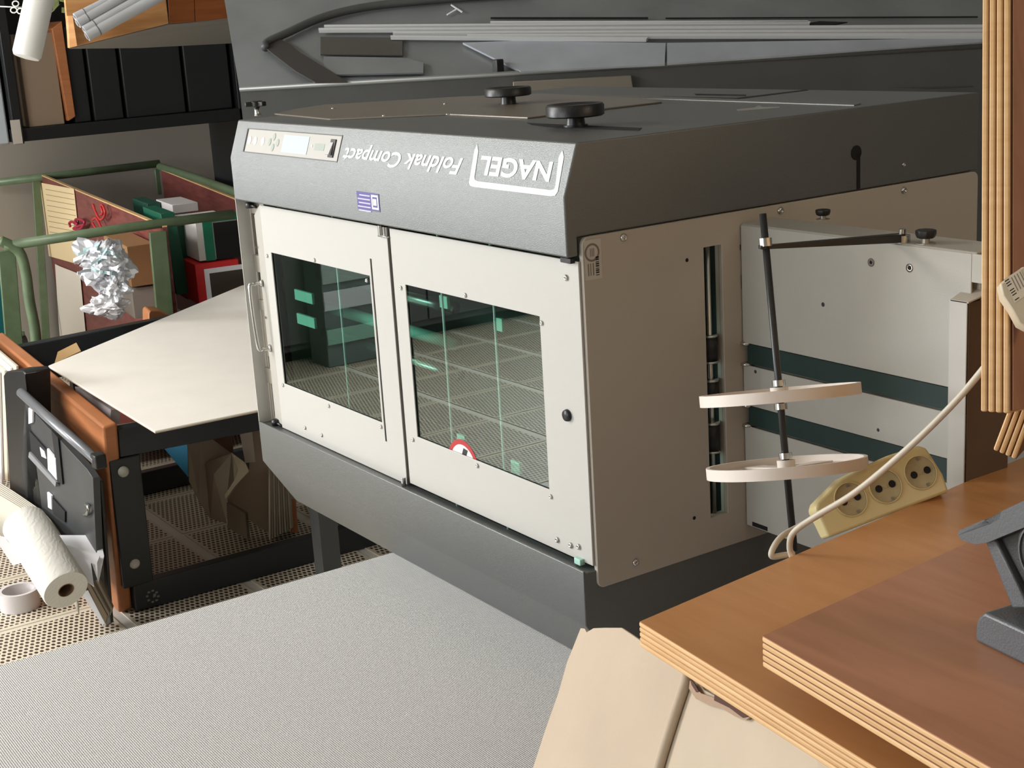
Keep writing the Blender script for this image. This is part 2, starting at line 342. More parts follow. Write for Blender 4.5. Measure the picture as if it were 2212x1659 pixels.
# corner posts of the door well
b=NB(); plate(b,-LN+.001,-1.102,.905,1.408,.031,.033,[(-1.168,-1.139,1.283,1.370),(-1.166,-1.139,1.215,1.245),(-1.158,-1.139,1.037,1.062),(-1.158,-1.137,.928,1.001)],lambda a,c,t:V((a,t,c)))
post=obj('slotted_post',b,mat('post_grey',(168,162,150),.4,.2),MC,bevel=.0004)
b=NB(); box(b,(-LN,.001,.905),(-LN+.002,.031,1.408)); obj('post_edge',b,BEIGE,MC)
b=NB(); box(b,(-LN+.01,.050,.92),(-1.09,.055,1.40)); obj('post_backing',b,VOID,MC)
for z0_,z1_,x0_ in ((1.246,1.282,-1.172),(1.164,1.186,-1.170),(1.003,1.036,-1.172)):
    b=NB(); box(b,(x0_,.027,z0_),(-1.135,.031,z1_)); obj('lock_bracket',b,mat('zinc',(176,172,160),.35,.6),MC,bevel=.0008)
b=NB(); box(b,(-.564,.03,.93),(-.557,.032,1.39)); obj('gap_shade',b,VOID,MC)  # black strip stands for the shade between the two doors
# interior
b=NB(); plate(b,-LN+.012,-.014,zp+.02,zs-.01,.30,.303,[],lambda a,c,t:V((a,t,c))); obj('inner_wall',b,mat('interior_dark',(34,40,38),.5,.2),MC)
b=NB(); box(b,(-LN+.012,.07,.895),(-.014,.30,.90)); obj('inner_floor',b,mat('interior_floor',(56,62,58),.5,.2),MC)
MINT=mat('pale_green_enamel',(170,214,198),.4)
for x,d in ((-.405,.028),(-.245,.028),(-.79,.03)):
    b=NB(); tube(b,[(x,d,.90),(x,d,1.40)],.0026,10); rr=obj('guide_rod',b,ROD_G,MC,True)
for x,z,d in ((-.40,1.28,.030),(-.235,1.265,.030),(-.375,1.040,.030),(-.21,1.03,.030),(-.96,1.215,.04),(-.96,1.165,.04)):
    w=.05 if x<-.8 else .016
    b=NB(); box(b,(x-w,d-.002,z-.011),(x+w*.6,d+.004,z+.011)); obj('guide_clip',b,MINT,MC,bevel=.001)
for z in (1.09,1.15,1.22,1.27):
    b=NB(); tube(b,[(-LN+.02,.17,z),(-.60,.17,z)],.012,16); obj('fold_roller',b,STEEL if z!=1.15 else MINT,MC,True)
# prohibition sticker behind the right glass
ctr=at(1002,1010,'y',DY+.0035)
RED=mat('sticker_red',(176,34,40),.5)
b=NB(); lathe(b,[(.050,0),(.050,.0003),(.041,.0003),(.041,0),(.050,0)],ctr,(0,-1,0),36); stk=obj('sticker_ring',b,RED,MC)
b=NB(); lathe(b,[(0,0),(.041,0),(.041,.0002),(0,.0002)],ctr,(0,-1,0),36); obj('sticker_face',b,WHITE,MC)
b=NB(); slab(b,[ctr+V((x,-.0002,z)) for x,z in ((-.036,.018),(-.031,.024),(.036,-.018),(.031,-.024))],(0,-.0001,0)); obj('sticker_bar',b,RED,MC)
b=NB(); slab(b,[ctr+V((x,-.0003,z)) for x,z in ((-.004,.020),(.004,.036),(.018,.034),(.010,.020),(0,.012))],(0,-.0001,0)); obj('sticker_hand',b,BLACK,MC)
# pull handle on the left flange
h0=at(565,612,'y',.0225); h1=at(584,752,'y',.0225); o1=V((-.004,-.026,0))
b=NB(); tube(b,spline([h0,h0+o1*.6,h0+o1+V((0,0,-.012)),h1+o1+V((0,0,.012)),h1+o1*.6,h1],8),.0042,12); obj('pull_handle',b,STEEL,door_l,True)
for h in (h0,h1): b=NB(); lathe(b,[(0,-.001),(.008,-.001),(.008,.002),(.004,.004),(0,.004)],h,(-.2,-1,0),16); obj('handle_base',b,STEEL,door_l,True)
# middle hinges
for px,py in ((826,498),(876,1042)):
    p=at(px,py,'y',DY-.003); b=NB(); tube(b,[p+V((0,-.004,-.008)),p+V((0,-.004,.010))],.0045,12); box(b,p+V((-.014,-.003,-.012)),p+V((.018,.006,-.009))); obj('hinge',b,STEEL,MC,bevel=.0005)
for px,py in ((596,912),(540,443)):
    p=at(px,py,'y',.02); b=NB(); tube(b,[p+V((0,0,-.006)),p+V((0,0,.006))],.009,14); tube(b,[p,p+V((.03,0,-.002))],.003,8); obj('latch_knob',b,BLACK,MC,True)
p=at(1250,1214,'y',.012); b=NB(); box(b,p+V((-.012,0,-.006)),p+V((.004,.01,.004))); obj('green_wedge',b,MINT,MC,bevel=.001)
p=at(1222,563,'y',.012); b=NB(); box(b,p+V((-.014,0,-.004)),p+V((.012,.01,.004))); obj('door_catch',b,BLACK,MC,bevel=.001)
# bevel face: control panel and lettering
bn=V((0,-(zt-zf),.0266)).normalized(); bu=V((0,.0266,zt-zf)).normalized(); B0=V((0,0,zf))
def bev(px,py,h=0): return atp(px,py,B0,bn)+bn*h
def bxy(px,py): p=bev(px,py); return p.x,(p-B0).dot(bu)
def BP(x,v,h=0): return V((x,0,zf))+bu*v+bn*h
cx0=bxy(531,300)[0]; cx1=bxy(735,322)[0]; cv0=(bxy(527,328)[1]+bxy(730,352)[1])/2; cv1=(bxy(536,276)[1]+bxy(738,293)[1])/2
PANELM=mat('panel_off_white',(172,169,162),.5)
b=NB(); plate(b,cx0,cx1,cv0,cv1,.0004,.003,[(cx0+.002,cx1-.002,cv0+.002,cv1-.002)],lambda a,c,t:BP(a,c,t-.0022)); pf=obj('panel_frame',b,mat('panel_rim',(78,80,80),.5),MC)
b=NB(); plate(b,cx0+.009,cx1,cv0+.001,cv1-.001,.0002,.0008,[],lambda a,c,t:BP(a,c,t)); cp=obj('control_panel',b,PANELM,MC)
b=NB(); plate(b,cx0+.001,cx0+.009,cv0+.001,cv1-.001,.0002,.0007,[],lambda a,c,t:BP(a,c,t)); obj('panel_gap',b,VOID,MC)
def oval(name,px,py,rx,rv,m,h=.0008,par=None):
    x,v=bxy(px,py); b=NB(); slab(b,[BP(x+rx*math.cos(t*math.pi/10),v+rv*math.sin(t*math.pi/10),h) for t in range(20)],bn*.0008); return obj(name,b,m,par or cp)
WBTN=mat('white_button',(240,240,236),.4); GBTN=mat('sage_button',(150,160,150),.5)
for px,py in ((541,303),(553,304.5),(569,306)): oval('button',px,py,.0075,.0085,WBTN)
for px,py in ((594,296),(584,307),(601,309),(590,319)): oval('arrow_key',px,py,.0058,.0075,GBTN)
oval('indicator_lamp',675,316,.003,.003,WBTN)
x0,v0=bxy(608,330); x1,v1=bxy(671,296); b=NB(); plate(b,x0,x1,v0+.001,v1,.0008,.0016,[],lambda a,c,t:BP(a,c,t)); obj('display',b,mat('lcd_blue',(186,212,218),.3),cp)
x0,v0=bxy(680,321); x1,v1=bxy(703,314); b=NB(); plate(b,x0,x1,v0-.003,v1+.002,.0008,.0012,[],lambda a,c,t:BP(a,c,t)); obj('green_label',b,GBTN,cp)
x0,v0=bxy(708,340); x1,v1=bxy(729,302); b=NB(); plate(b,x0+.003,x1,v0,v1,.0008,.003,[],lambda a,c,t:BP(a,c,t)); sw=obj('rocker_switch',b,BLACK,cp,bevel=.0006)
b=NB(); hexa(b,[BP(x0+.001,v0+.004,.003),BP(x1-.006,v0+.004,.003),BP(x1-.006,v1-.006,.003),BP(x0+.001,v1-.006,.003),BP(x0+.001,v0+.004,.009),BP(x1-.006,v0+.004,.009),BP(x1-.006,v1-.006,.004),BP(x0+.001,v1-.006,.004)]); obj('rocker',b,mat('rocker_grey',(190,188,186),.4),sw,bevel=.0005)
# NAGEL in its bracket, upside down as the machine stands
def brk(pts): b=NB(); slab(b,[bev(x,y,.0003) for x,y in pts],bn*.0004); return b
b=brk([(1219,339),(1216,325),(1208,339),(1201,400),(1198,409),(1190,411),(1034,392),(1027,389),(1026,382),(1034,328),(1032,311),(1026,325),(1014,395),(1016,401),(1024,404),(1190,424),(1200,423),(1206,414)])
bmesh.ops.triangulate(b,faces=b.faces); br=obj('logo_bracket',b,WHITE,MC)
xa,va=bxy(1192,393); xb,vb=bxy(1040,336)
xa=bxy(1193,365)[0]; xb=bxy(1037,357)[0]; vlo=bxy(1193,394)[1]; vhi=bxy(1195,362)[1]; vhi=(bxy(1120,343)[1])
text('lettering','NAGEL',BP(xa,vhi,.0003),(-1,0,0),-bu,xa-xb,vhi-bxy(1120,387)[1],WHITE,MC,0,.03)['label']='white capitals NAGEL, upside down'
xa=bxy(1001,346)[0]; xb=bxy(743,330)[0]; va=bxy(870,320)[1]; vb_=bxy(870,366)[1]
text('lettering','Foldnak Compact',BP(xa,va+.0005,.0003),(-1,0,0),-bu,xa-xb,va-vb_,WHITE,MC,.25,.02)['label']='white italic words Foldnak Compact, upside down'
# purple service sticker on the front lip
def fr(px,py): return at(px,py,'y',0)
a=fr(771,413); c=fr(822,457); PUR=mat('purple_sticker',(84,76,140),.4)
sx0,sx1,sz0,sz1=a.x,c.x,fr(797,454).z,fr(797,416).z
b=NB(); box(b,(sx0,-.0008,sz0),(sx1,-.0003,sz1)); ps=obj('service_sticker',b,PUR,MC)
for k in range(5):
    z=sz1-.006-k*.0068; e=(.010,.003,.006,.002,.004)[k]; b=NB(); box(b,(sx0+e,-.0011,z-.0011),(sx0+(sx1-sx0)*.60,-.0008,z+.0011)); obj('print_line',b,mat('lilac_print',(190,184,220),.5),ps)
xm=sx0+(sx1-sx0)*.66
b=NB(); plate(b,xm,sx1-.003,sz0+.003,sz1-.003,.0008,.0011,[(xm+.004,sx1-.0065,sz0+.0065,sz1-.0065)],lambda a,c,t:V((a,-t,c))); obj('sticker_logo',b,WHITE,ps)
b=NB(); box(b,(xm+.0055,-.0011,sz0+.010),(sx1-.010,-.0008,sz1-.010)); obj('sticker_emblem',b,WHITE,ps)
# side sticker with dial and bar code
def sd(px,py,x=.0045): return at(px,py,'x',x)
a=sd(1262,520); c=sd(1301,600); y0,y1,z0,z1=a.y,c.y,c.z,a.z
b=NB(); box(b,(.0045,y0,z0),(.005,y1,z1)); ss=obj('inspection_sticker',b,mat('sticker_grey',(196,190,180),.5),MC)
cc=V((.005,(y0+y1)/2-.002,z1-.019)); GR=mat('print_grey',(120,116,110),.5)
b=NB(); lathe(b,[(.0135,0),(.0135,.0003),(.0105,.0003),(.0105,0),(.0135,0)],cc,(1,0,0),28); obj('dial_ring',b,GR,ss)
for dy in (-.003,0,.003): b=NB(); box(b,(.005,cc.y+dy-.0006,cc.z-.006),(.0053,cc.y+dy+.0006,cc.z+.006)); obj('print_line',b,GR,ss)
for k,(dy,w) in enumerate(((.004,.002),(.0085,.0015),(.013,.002))): b=NB(); box(b,(.005,y0+dy,z0+.006),(.0053,y0+dy+w,z0+.024)); obj('print_line',b,GR,ss)
for k in range(9):
    z=z0+.005+k*.0032; b=NB(); box(b,(.005,y1-.011,z),(.0053,y1-.005,z+(.0022 if k%3 else .0012))); obj('barcode_bar',b,BLACK,ss)
for q in ((1347,513),(1686,455),(1373,1215),(1952,411)): screw(MC,sd(*q),(1,0,0),.006)
for q,r in (((1484,562),.003),((1500,1119),.003)): b=NB(); lathe(b,[(0,0),(r,0),(r,.0004),(0,.0004)],sd(*q),(1,0,0),14); obj('rivet_hole',b,VOID,MC)
# keyhole and screw on the dark head side
p=at(1850,330,'x',.0005); b=NB(); lathe(b,[(0,0),(.012,0),(.012,.0004),(0,.0004)],p,(1,0,0),24); box(b,(.0004,p.y+.001,zs+.002),(.0009,p.y+.009,p.z)); obj('keyhole',b,VOID,MC)
screw(MC,at(1952,356,'x',0),(1,0,0),.004)
# top of the head
def tp(px,py,h=0): return at(px,py,'z',zt+h)
PLT=mat('satin_cover_plate',(128,120,108),.32,.35,.05,400)  # grey-brown tint stands for wood mirrored in the plate
b=NB(); slab(b,[tp(x,y,.0002) for x,y in ((593,248),(713,260),(965,249),(1140,257),(1430,223),(1365,214),(1170,205),(1000,211),(700,229),(640,238))],(0,0,.003)); obj('cover_plate',b,PLT,MC,bevel=.0006)
def slot(pts,name='slot',m=VOID,h=.0006): b=NB(); slab(b,[tp(x,y,.0001) for x,y in pts],(0,0,h)); return obj(name,b,m,MC)
slot(((1138,266),(1180,268),(1387,277),(1380,283),(1200,277),(1150,271)))
slot(((1425,208.5),(1590,212),(1742,194),(1746,195.5),(1592,214.5),(1425,211.5)))
slot(((1500,203),(1612,205),(1612,208),(1504,206)))
slot(((1592,237),(1630,233),(1640,228),(1648,232),(1684,231),(1684,233),(1648,236),(1594,240)),'t_slot',mat('slot_edge',(160,158,152),.4,.4))
slot(((1920,190),(2100,186),(2104,188),(2000,193)))
slot(((1110,200),(1370,208),(1860,225),(1845,229),(1370,213),(1110,205)),'trim_strip',mat('trim_grey',(112,110,106),.4,.3),.0015)
def knob(px,py_base,wpx,cap_lo,cap_hi,name='adjusting_knob',label=None):
    base=tp(px,py_base); d=(base-CAM).length; k=d/FOC
    R=wpx*k*.5*1.02; hs=(py_base-cap_lo)*k; hh=(py_base-cap_hi)*k-R*.06
    b=NB(); lathe(b,[(0,hs),(R*.93,hs),(R,hs+.002),(R,hh-.003),(R*.95,hh),(R*.8,hh),(R*.72,hh-.003),(0,hh-.003)],base,(0,0,1),48); kb=obj(name,b,BLACK,MC,'auto')
    b=NB(); lathe(b,[(0,0),(R*.34,0),(R*.30,hs+.001),(0,hs+.001)],base,(0,0,1),24); obj('knob_stem',b,BLACK,kb,'auto')
    b=NB(); lathe(b,[(0,0),(R*.42,0),(R*.42,.003),(0,.003)],base+V((0,0,.0005)),(0,0,1),24); obj('washer',b,BLACK,kb,'auto')
knob(1244,274,122,252,222)
knob(1099,228,98,208,187)
base=tp(557,250); b=NB(); lathe(b,[(0,0),(.008,0),(.006,.006),(.006,.022),(0,.022)],base,(0,0,1),16); sk=obj('knob_stem',b,STEEL,MC,True)
b=NB()
for k in range(3):
    t=k*2.09+.3; box(b,(-.004,-.006,.020),(.025,.006,.030),Mx.Translation(base)@Mx.Rotation(t,4,'Z'))
lathe(b,[(0,.019),(.013,.019),(.013,.031),(0,.032)],base,(0,0,1),16); obj('star_knob',b,BLACK,sk,bevel=.002)
for q in ((720,235),(830,251),(962,225),(968,248)): screw(MC,tp(*q,.003),(0,0,1),.004)

# ---- delivery tray on the right side
TYY=.33; tt=at(1591,483,'x',0).z; tb_=at(1603,1133,'x',0).z; TBk=.405
xe=.428
TRAY=mat('tray_grey_enamel',(176,174,166),.42,0,.08,500,var=.04,vscale=5)
belts=((1.188,1.216),(1.087,1.114))
tr=thing('delivery_tray',(.0,TYY,tb_),'grey metal delivery tray with two dark green belts, on the machine side','tray')
def TB(z0,z1,name='tray_plate'):
    b=NB(); box(b,(.006,TYY,z0),(xe+.018,TYY+.003,z1)); return obj(name,b,TRAY,tr,bevel=.001)
TB(belts[0][1]+.004,tt-.002); TB(belts[1][1]+.004,belts[0][0]-.004); TB(tb_,belts[1][0]-.004)
b=NB(); slab(b,[(.006,TYY,tt-.004),(.006,TYY+.004,tt),(.006,TBk,tt),(.006,TBk,tb_),(.006,TYY+.02,tb_),(.006,TYY+.02,tb_+.003),(.006,TYY+.012,tb_+.003),(.006,TYY+.012,tt-.004)],(xe+.018,0,0)); obj('tray_housing',b,TRAY,tr,bevel=.002)
BELT=mat('dark_green_belt',(22,48,44),.6)
for z0,z1 in belts:
    b=NB(); box(b,(.012,TYY+.004,z0-.002),(xe+.02,TYY+.007,z1+.002)); obj('belt',b,BELT,tr)
    for zz in (z0-.003,z1+.003):
        b=NB(); tube(b,[(.010,TYY+.004,zz-.002),(.010,TYY+.004,zz+.002)],.010,14); obj('belt_roller',b,STEEL,tr,True)
for px,py,w,h in ((1594,608,.008,.022),(1589,533,.003,.009)):
    p=at(px,py,'y',TYY-.0003); b=NB(); box(b,(max(.0055,p.x-w),TYY-.0008,p.z-h/2),(p.x+w,TYY-.0001,p.z+h/2)); obj('tray_cutout',b,mat('cutout_dark',(40,38,36),.5,.3),tr)
p=at(1625,1145,'y',TYY-.0003); b=NB(); box(b,(.02,TYY-.0006,tb_+.002),(.055,TYY-.0001,tb_+.009)); obj('tray_cutout',b,VOID,tr)
for q in ((1965,579),(1882,567)):
    p=at(*q,'y',TYY); b=NB(); lathe(b,[(.0025,0),(.0025,.0006),(.006,.0006),(.0055,0)],p,(0,-1,0),18); e=obj('eyelet',b,STEEL if q[0]==1965 else GR,tr,True)
    b=NB(); lathe(b,[(0,0),(.0025,0),(.0025,.0008),(0,.0008)],p,(0,-1,0),12); obj('eyelet_hole',b,VOID,e)
for q,r in (((1778,658),.0035),((1897,929),.0028),((1632,803),.003)):
    p=at(*q,'y',TYY); b=NB(); lathe(b,[(0,0),(r,0),(r*.8,.0005),(0,.0006)],p,(0,-1,0),9); obj('paint_chip',b,mat('chip_dark',(50,48,56),.7),tr)
# end stop channel
ez0,ez1=at(2068,1030,'y',TYY).z-.05,at(2075,650,'y',TYY-.02).z
b=NB(); box(b,(xe-.001,TYY-.020,ez0),(xe+.001,TYY+.05,ez1)); slab(b,[(xe,TYY-.020,ez0),(xe,TYY-.0180,ez0),(xe+.028,TYY-.0180,ez0),(xe+.028,TYY-.020,ez0)],(0,0,ez1-ez0)); obj('end_stop',b,BEIGE,tr,bevel=.0008)
slabp=[(xe+.001,TYY-.02,ez1),(xe+.030,TYY-.02,ez1),(xe+.05,TYY+.04,ez1+.02),(xe+.001,TYY+.04,ez1+.02)]
b=NB(); slab(b,slabp,(0,0,-.002)); obj('end_stop_lid',b,BODY,tr)
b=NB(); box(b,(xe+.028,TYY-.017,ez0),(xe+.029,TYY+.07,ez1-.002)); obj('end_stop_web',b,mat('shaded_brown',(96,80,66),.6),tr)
b=NB(); box(b,(xe+.0185,TYY,ez1+.022),(xe+.055,TYY+.003,tt-.002)); obj('tray_plate',b,TRAY,tr)
# star screw on the tray top
def pscrew(px,py,s):
    p=at(px,py,'z',tt); b=NB(); lathe(b,[(0,0),(.012*s,0),(.012*s,.001),(.005*s,.0015),(.005*s,.009*s),(0,.009*s)],p,(0,0,1),16); k=obj('clamp_screw',b,mat('zinc',(176,172,160),.35,.6),tr,'auto')
    b=NB(); lathe(b,[(0,.007*s),(.011*s,.007*s),(.013*s,.012*s),(.013*s,.017*s),(0,.018*s)],p,(0,0,1),8); obj('star_grip',b,BLACK,k,bevel=.001)
pscrew(2000,526,1.1); pscrew(1778,474,.9)
# rod with two paper wheels, held by the arm from the tray
ro=thing('paper_wheel_rod',atz(1714,1175,1.9),'slim black rod carrying two flat white paper wheels in front of the delivery tray','rod')
rd=1.93
p_top=atz(1648,462,rd); p_bot=atz(1716,1190,rd)
axis=(p_top-p_bot).normalized()
RODM=mat('black_rod',(52,52,52),.35,.4)
b=NB(); tube(b,[p_top,p_bot],.0048,14); obj('rod',b,RODM,ro,True)
def onrod(py):
    t=(py-462)/(1190-462); return p_top.lerp(p_bot,t)
WHL=mat('white_wheel_plastic',(224,214,204),.5)
for py,rr in ((853,.106),(1010,.106)):
    c=onrod(py); b=NB(); n=48
    lathe(b,[(rr*.88,-.0035),(rr,-.0075),(rr,.0075),(rr*.955,.0075),(rr*.955,-.002),(rr*.88,-.0035)],c,axis,n); w=obj('paper_wheel',b,WHL,ro,'auto')
    b=NB(); lathe(b,[(.004,-.010),(.012,-.010),(.012,.010),(.004,.010),(.004,-.010)],c,axis,20); obj('hub',b,WHL,w,'auto')
    u,v_=frame_of(axis)
    b=NB()                                # web with lens-shaped openings: six spokes joined
    for k in range(6):
        a0=k*math.pi/3; pts=[]
        for r0,da in ((.010,.35),(rr*.90,.16),(rr*.90,-.16),(.010,-.35)): pts.append(c-axis*.0035+(u*math.cos(a0+da)+v_*math.sin(a0+da))*r0)
        slab(b,pts,axis*.003)
    obj('web',b,WHL,w)
    for s in (-1,1):
        b=NB(); tube(b,[c+axis*(.0115*s),c+axis*(.0195*s)] if s>0 or py<900 else [c+axis*(.0105*s),c+axis*(.013*s)],.0088,18); obj('collar',b,STEEL,w,'auto')
c=onrod(525); b=NB(); tube(b,[c-axis*.005,c+axis*.006],.0088,18); obj('collar',b,STEEL,ro,'auto')
q1=at(1945,520,'y',TYY+.006); q1=V((q1.x,TYY+.01,tt+.004)); c2=onrod(536)
d=(q1-c2).normalized(); sd_=d.cross(V((0,0,1))).normalized()
b=NB(); hexa(b,[c2-d*.01-sd_*.004-V((0,0,.001)),c2-d*.01+sd_*.004-V((0,0,.001)),q1+sd_*.008-V((0,0,.004)),q1-sd_*.008-V((0,0,.004)),c2-d*.01-sd_*.004+V((0,0,.004)),c2-d*.01+sd_*.004+V((0,0,.004)),q1+sd_*.008+V((0,0,.008)),q1-sd_*.008+V((0,0,.008))]); obj('arm',b,RODM,ro,bevel=.001)
b=NB(); lathe(b,[(0,-.004),(.011,-.004),(.011,.006),(.005,.007),(.005,.014),(0,.015)],q1,(0,0,1),16); obj('pivot',b,STEEL,ro,'auto')

# ------------------------------------------------------------------ plywood counter and the board on it
def ply_slab(T,outline,ztop,th,ven,nply=5,ind=.0012):
    h=th/nply
    for k in range(nply):
        z1=ztop-k*h; g=.0008
        pts=[(x,y,z1-g*.5) for x,y in outline]
        b=NB(); slab(b,pts,(0,0,-h+g)); o=obj('ply',b,PLYL if k%2==0 else PLYD,T,bevel=.0016,seg=2)
    cx=sum(p[0] for p in outline)/4; cy=sum(p[1] for p in outline)/4
    ins=[(x+(cx-x)*.0015,y+(cy-y)*.0015) for x,y in outline]
    b=NB(); slab(b,[(x,y,ztop-.0006) for x,y in ins],(0,0,.0009)); obj('veneer',b,ven,T)
    b=NB(); o2=[(x+(cx-x)*.003,y+(cy-y)*.003) for x,y in outline]; slab(b,[(x,y,ztop-.001) for x,y in o2],(0,0,-th+.002)); obj('glue_core',b,mat('glue_brown',(110,72,40),.7),T)
e0=at(1380,1343,'z',1.1); e1=at(2212,987,'z',1.1); e2=at(1880,1652,'z',1.1)
d1=(e1-e0).normalized(); d2=(e2-e0).normalized()
c0=e0.xy; c1=(e0+d1*1.15).xy; c2_=(e0+d1*1.15+d2*1.35).xy; c3=(e0+d2*1.35).xy
CT=thing('plywood_counter',(1.2,0,0),'high plywood counter with a beech veneer top, corner pointing at the machine','counter')
ply_slab(CT,[tuple(c0),tuple(c3),tuple(c2_),tuple(c1)],1.1,.030,VEN)
for t in (.56,1.28):
    b=NB(); M=Mx.Translation(e0.xy.to_3d()) @ Mx(((d2.x,d1.x,0),(d2.y,d1.y,0),(0,0,1))).to_4x4()
    box(b,(t-.015,.06,0),(t+.015,1.1,1.069),M); obj('panel_leg',b,VEN,CT,bevel=.002)
bz=1.165; a0=at(1646,1374,'z',bz); a1=at(2051,1190,'z',bz); a2=at(2140,1659,'z',bz)
f1=(a1-a0).normalized(); f2=(a2-a0).normalized()
BT=thing('plywood_board',(1.0,0,1.1),'thick red-brown veneered plywood board lying on the counter under the grey tape dispenser','board')
o0=a0.xy; o1_=(a0+f1*.62).xy; o2_=(a0+f1*.62+f2*.75).xy; o3=(a0+f2*.75).xy
ply_slab(BT,[tuple(o0),tuple(o3),tuple(o2_),tuple(o1_)],bz,.032,VEN2)
for s,t in ((.12,.12),(.12,.6),(.5,.12),(.5,.6)):
    p=a0+f1*s+f2*t; b=NB(); lathe(b,[(0,1.1008-bz),(.018,1.1008-bz),(.018,-.0325),(0,-.0325)],V((p.x,p.y,bz)),(0,0,1),16); obj('foot',b,BLACK,BT)

# ------------------------------------------------------------------ grey tape dispenser
DG=mat('dispenser_grey',(92,94,97),.38,0,.2,500)
DG2=mat('dispenser_dark',(52,52,52),.45,0,.2,500)
tpz=bz+.0005; pb=at(2106,1385,'z',tpz); 
TD=thing('tape_dispenser',pb,'dark grey plastic tape dispenser with a notched head, standing on the red-brown board','dispenser')
# profile plane through the base front-left corner, seen nearly square on; long axis to the right
pr=at(2300,1480,'z',tpz)-pb; L_=V((pr.x,pr.y,0)).normalized(); Nn=V((-L_.y,L_.x,0)); 
if Nn.dot(CAM-pb)<0: Nn=-Nn
def dp(px,py,off=0): return atp(px,py,pb,Nn)-Nn*off
fr_=[dp(2107,1386),dp(2107,1352),dp(2112,1335),dp(2125,1323),dp(2300,1335)]
end=pb+L_*.14; 
pts=[pb,fr_[1],fr_[2],fr_[3],V((end.x,end.y,fr_[3].z)),end]
b=NB(); slab(b,pts,-Nn*.060); obj('base',b,DG,TD,bevel=.003,seg=3)
arm=[dp(2150,1326,.02),dp(2092,1180,.02),dp(2112,1172,.02),dp(2186,1326,.02)]
b=NB(); slab(b,arm,-Nn*.030); obj('arm',b,DG,TD,bevel=.002)
bp_=[dp(2113,1174,.026),dp(2330,1085,.026),dp(2330,1340,.026),dp(2190,1326,.026)]
b=NB(); slab(b,bp_,-Nn*.02); obj('side_wall',b,DG2,TD,bevel=.002)
hd=[dp(2047,1163,.012),dp(2050,1152,.012),dp(2105,1128,.012),dp(2110,1138,.012),dp(2118,1138,.012),dp(2136,1128,.012),dp(2142,1110,.012),dp(2195,1085,.012),dp(2206,1095,.012),dp(2230,1120,.012),dp(2240,1125,.012),dp(2112,1178,.012),dp(2085,1182,.012),dp(2058,1174,.012)]
b=NB(); slab(b,hd,-Nn*.045); bmesh.ops.triangulate(b,faces=b.faces); obj('notched_head',b,DG,TD,bevel=.0015)
wc=dp(2232,1210,.022)
b=NB(); lathe(b,[(0,.0),(.034,0),(.034,.006),(.028,.008),(0,.008)],wc,Nn,40); wh=obj('tape_wheel',b,DG2,TD,'auto')
b=NB(); lathe(b,[(.0285,.0078),(.030,.0078),(.030,.0095),(.0285,.0095),(.0285,.0078)],wc,Nn,40); obj('rim',b,DG,wh,'auto')

# ------------------------------------------------------------------ socket strip, its cable and the second strip end
YEL=mat('yellowed_plastic',(206,190,140),.42)
SOC=mat('socket_plastic',(168,156,120),.5,var=.12,vscale=60)
s0=atz(1758,1108,1.86); s1=atz(2040,1003,1.90); su=(s1-s0).normalized()
sn0=(CAM-(s0+s1)/2).normalized(); sv=sn0.cross(su).normalized(); sn=su.cross(sv).normalized()
if sn.dot(CAM-s0)<0: sn=-sn
STR=thing('socket_strip',(s0+s1)/2-sv*.03,'yellowed three-way socket strip hanging behind the counter edge, front of the tray','socket strip')
def ss_(px,py): return atp(px,py,s0,sn)
cen=[ss_(1840,1078),ss_(1915,1050),ss_(1991,1020)]
u_=(cen[2]-cen[0]).normalized(); v__=sn.cross(u_).normalized()
C0=cen[1]
def SP(a,c,t=0): return C0+u_*a+v__*c+sn*t
out=[(-.098,-.035),(-.101,.005),(-.095,.012),(-.05,.031),(.02,.036),(.066,.034),(.075,.028),(.082,-.012),(.080,-.036)]
b=NB(); slab(b,[SP(a,c,-.004) for a,c in out],-sn*.03); sb=obj('strip_body',b,YEL,STR,bevel=.004,seg=3)
for cc_ in cen:
    cc_=cc_+sn*.0
    a_=(cc_-C0).dot(u_); c_=(cc_-C0).dot(v__)
    b=NB(); lathe(b,[(0,-.0035),(.0205,-.0035),(.0212,-.0030),(.0212,-.0038),(0,-.0038)],cc_,sn,36); s=obj('socket',b,SOC,STR,True)
    b=NB(); lathe(b,[(.0213,-.004),(.0213,-.0022),(.0228,-.0022),(.0228,-.004),(.0213,-.004)],cc_,sn,36); obj('socket_rim',b,YEL,s,True)
    for sg in (-1,1):
        b=NB(); lathe(b,[(0,-.0033),(.0048,-.0033),(.0048,-.0028),(0,-.0028)],cc_+u_*.0098*sg,sn,18); obj('pin_hole',b,VOID,s)
        b=NB(); q=cc_+v__*(.0175*sg)+u_*.003; box(b,(-.0017,-.0017,-.0033),(.0017,.0017,-.0020),Mx.Translation(q)@Mx((u_,v__,sn)).transposed().to_4x4()); obj('earth_clip',b,GR,s)
    b=NB(); lathe(b,[(0,-.0033),(.0028,-.0033),(.0026,-.0026),(0,-.0026)],cc_,sn,14); obj('centre_screw',b,SOC,s)
CBL=mat('pale_cable',(196,186,168),.45)
cp_=[atz(2230,668,1.50),atz(2190,715,1.51),atz(2130,790,1.53),atz(2060,872,1.56),atz(1960,970,1.60),atz(1850,1062,1.66),atz(1760,1117,1.71),atz(1715,1150,1.73),atz(1706,1180,1.745),atz(1712,1205,1.755)]
cab=tag(obj('power_cable',tube(NB(),spline(cp_,6),.0038,12),CBL,None,True),'pale cable crossing over the socket strip and looping behind the counter edge','cable')
cq=[atz(1775,1110,1.84),atz(1730,1135,1.82),atz(1690,1158,1.80),atz(1670,1185,1.79),atz(1668,1202,1.79),atz(1690,1200,1.795),atz(1715,1196,1.80)]
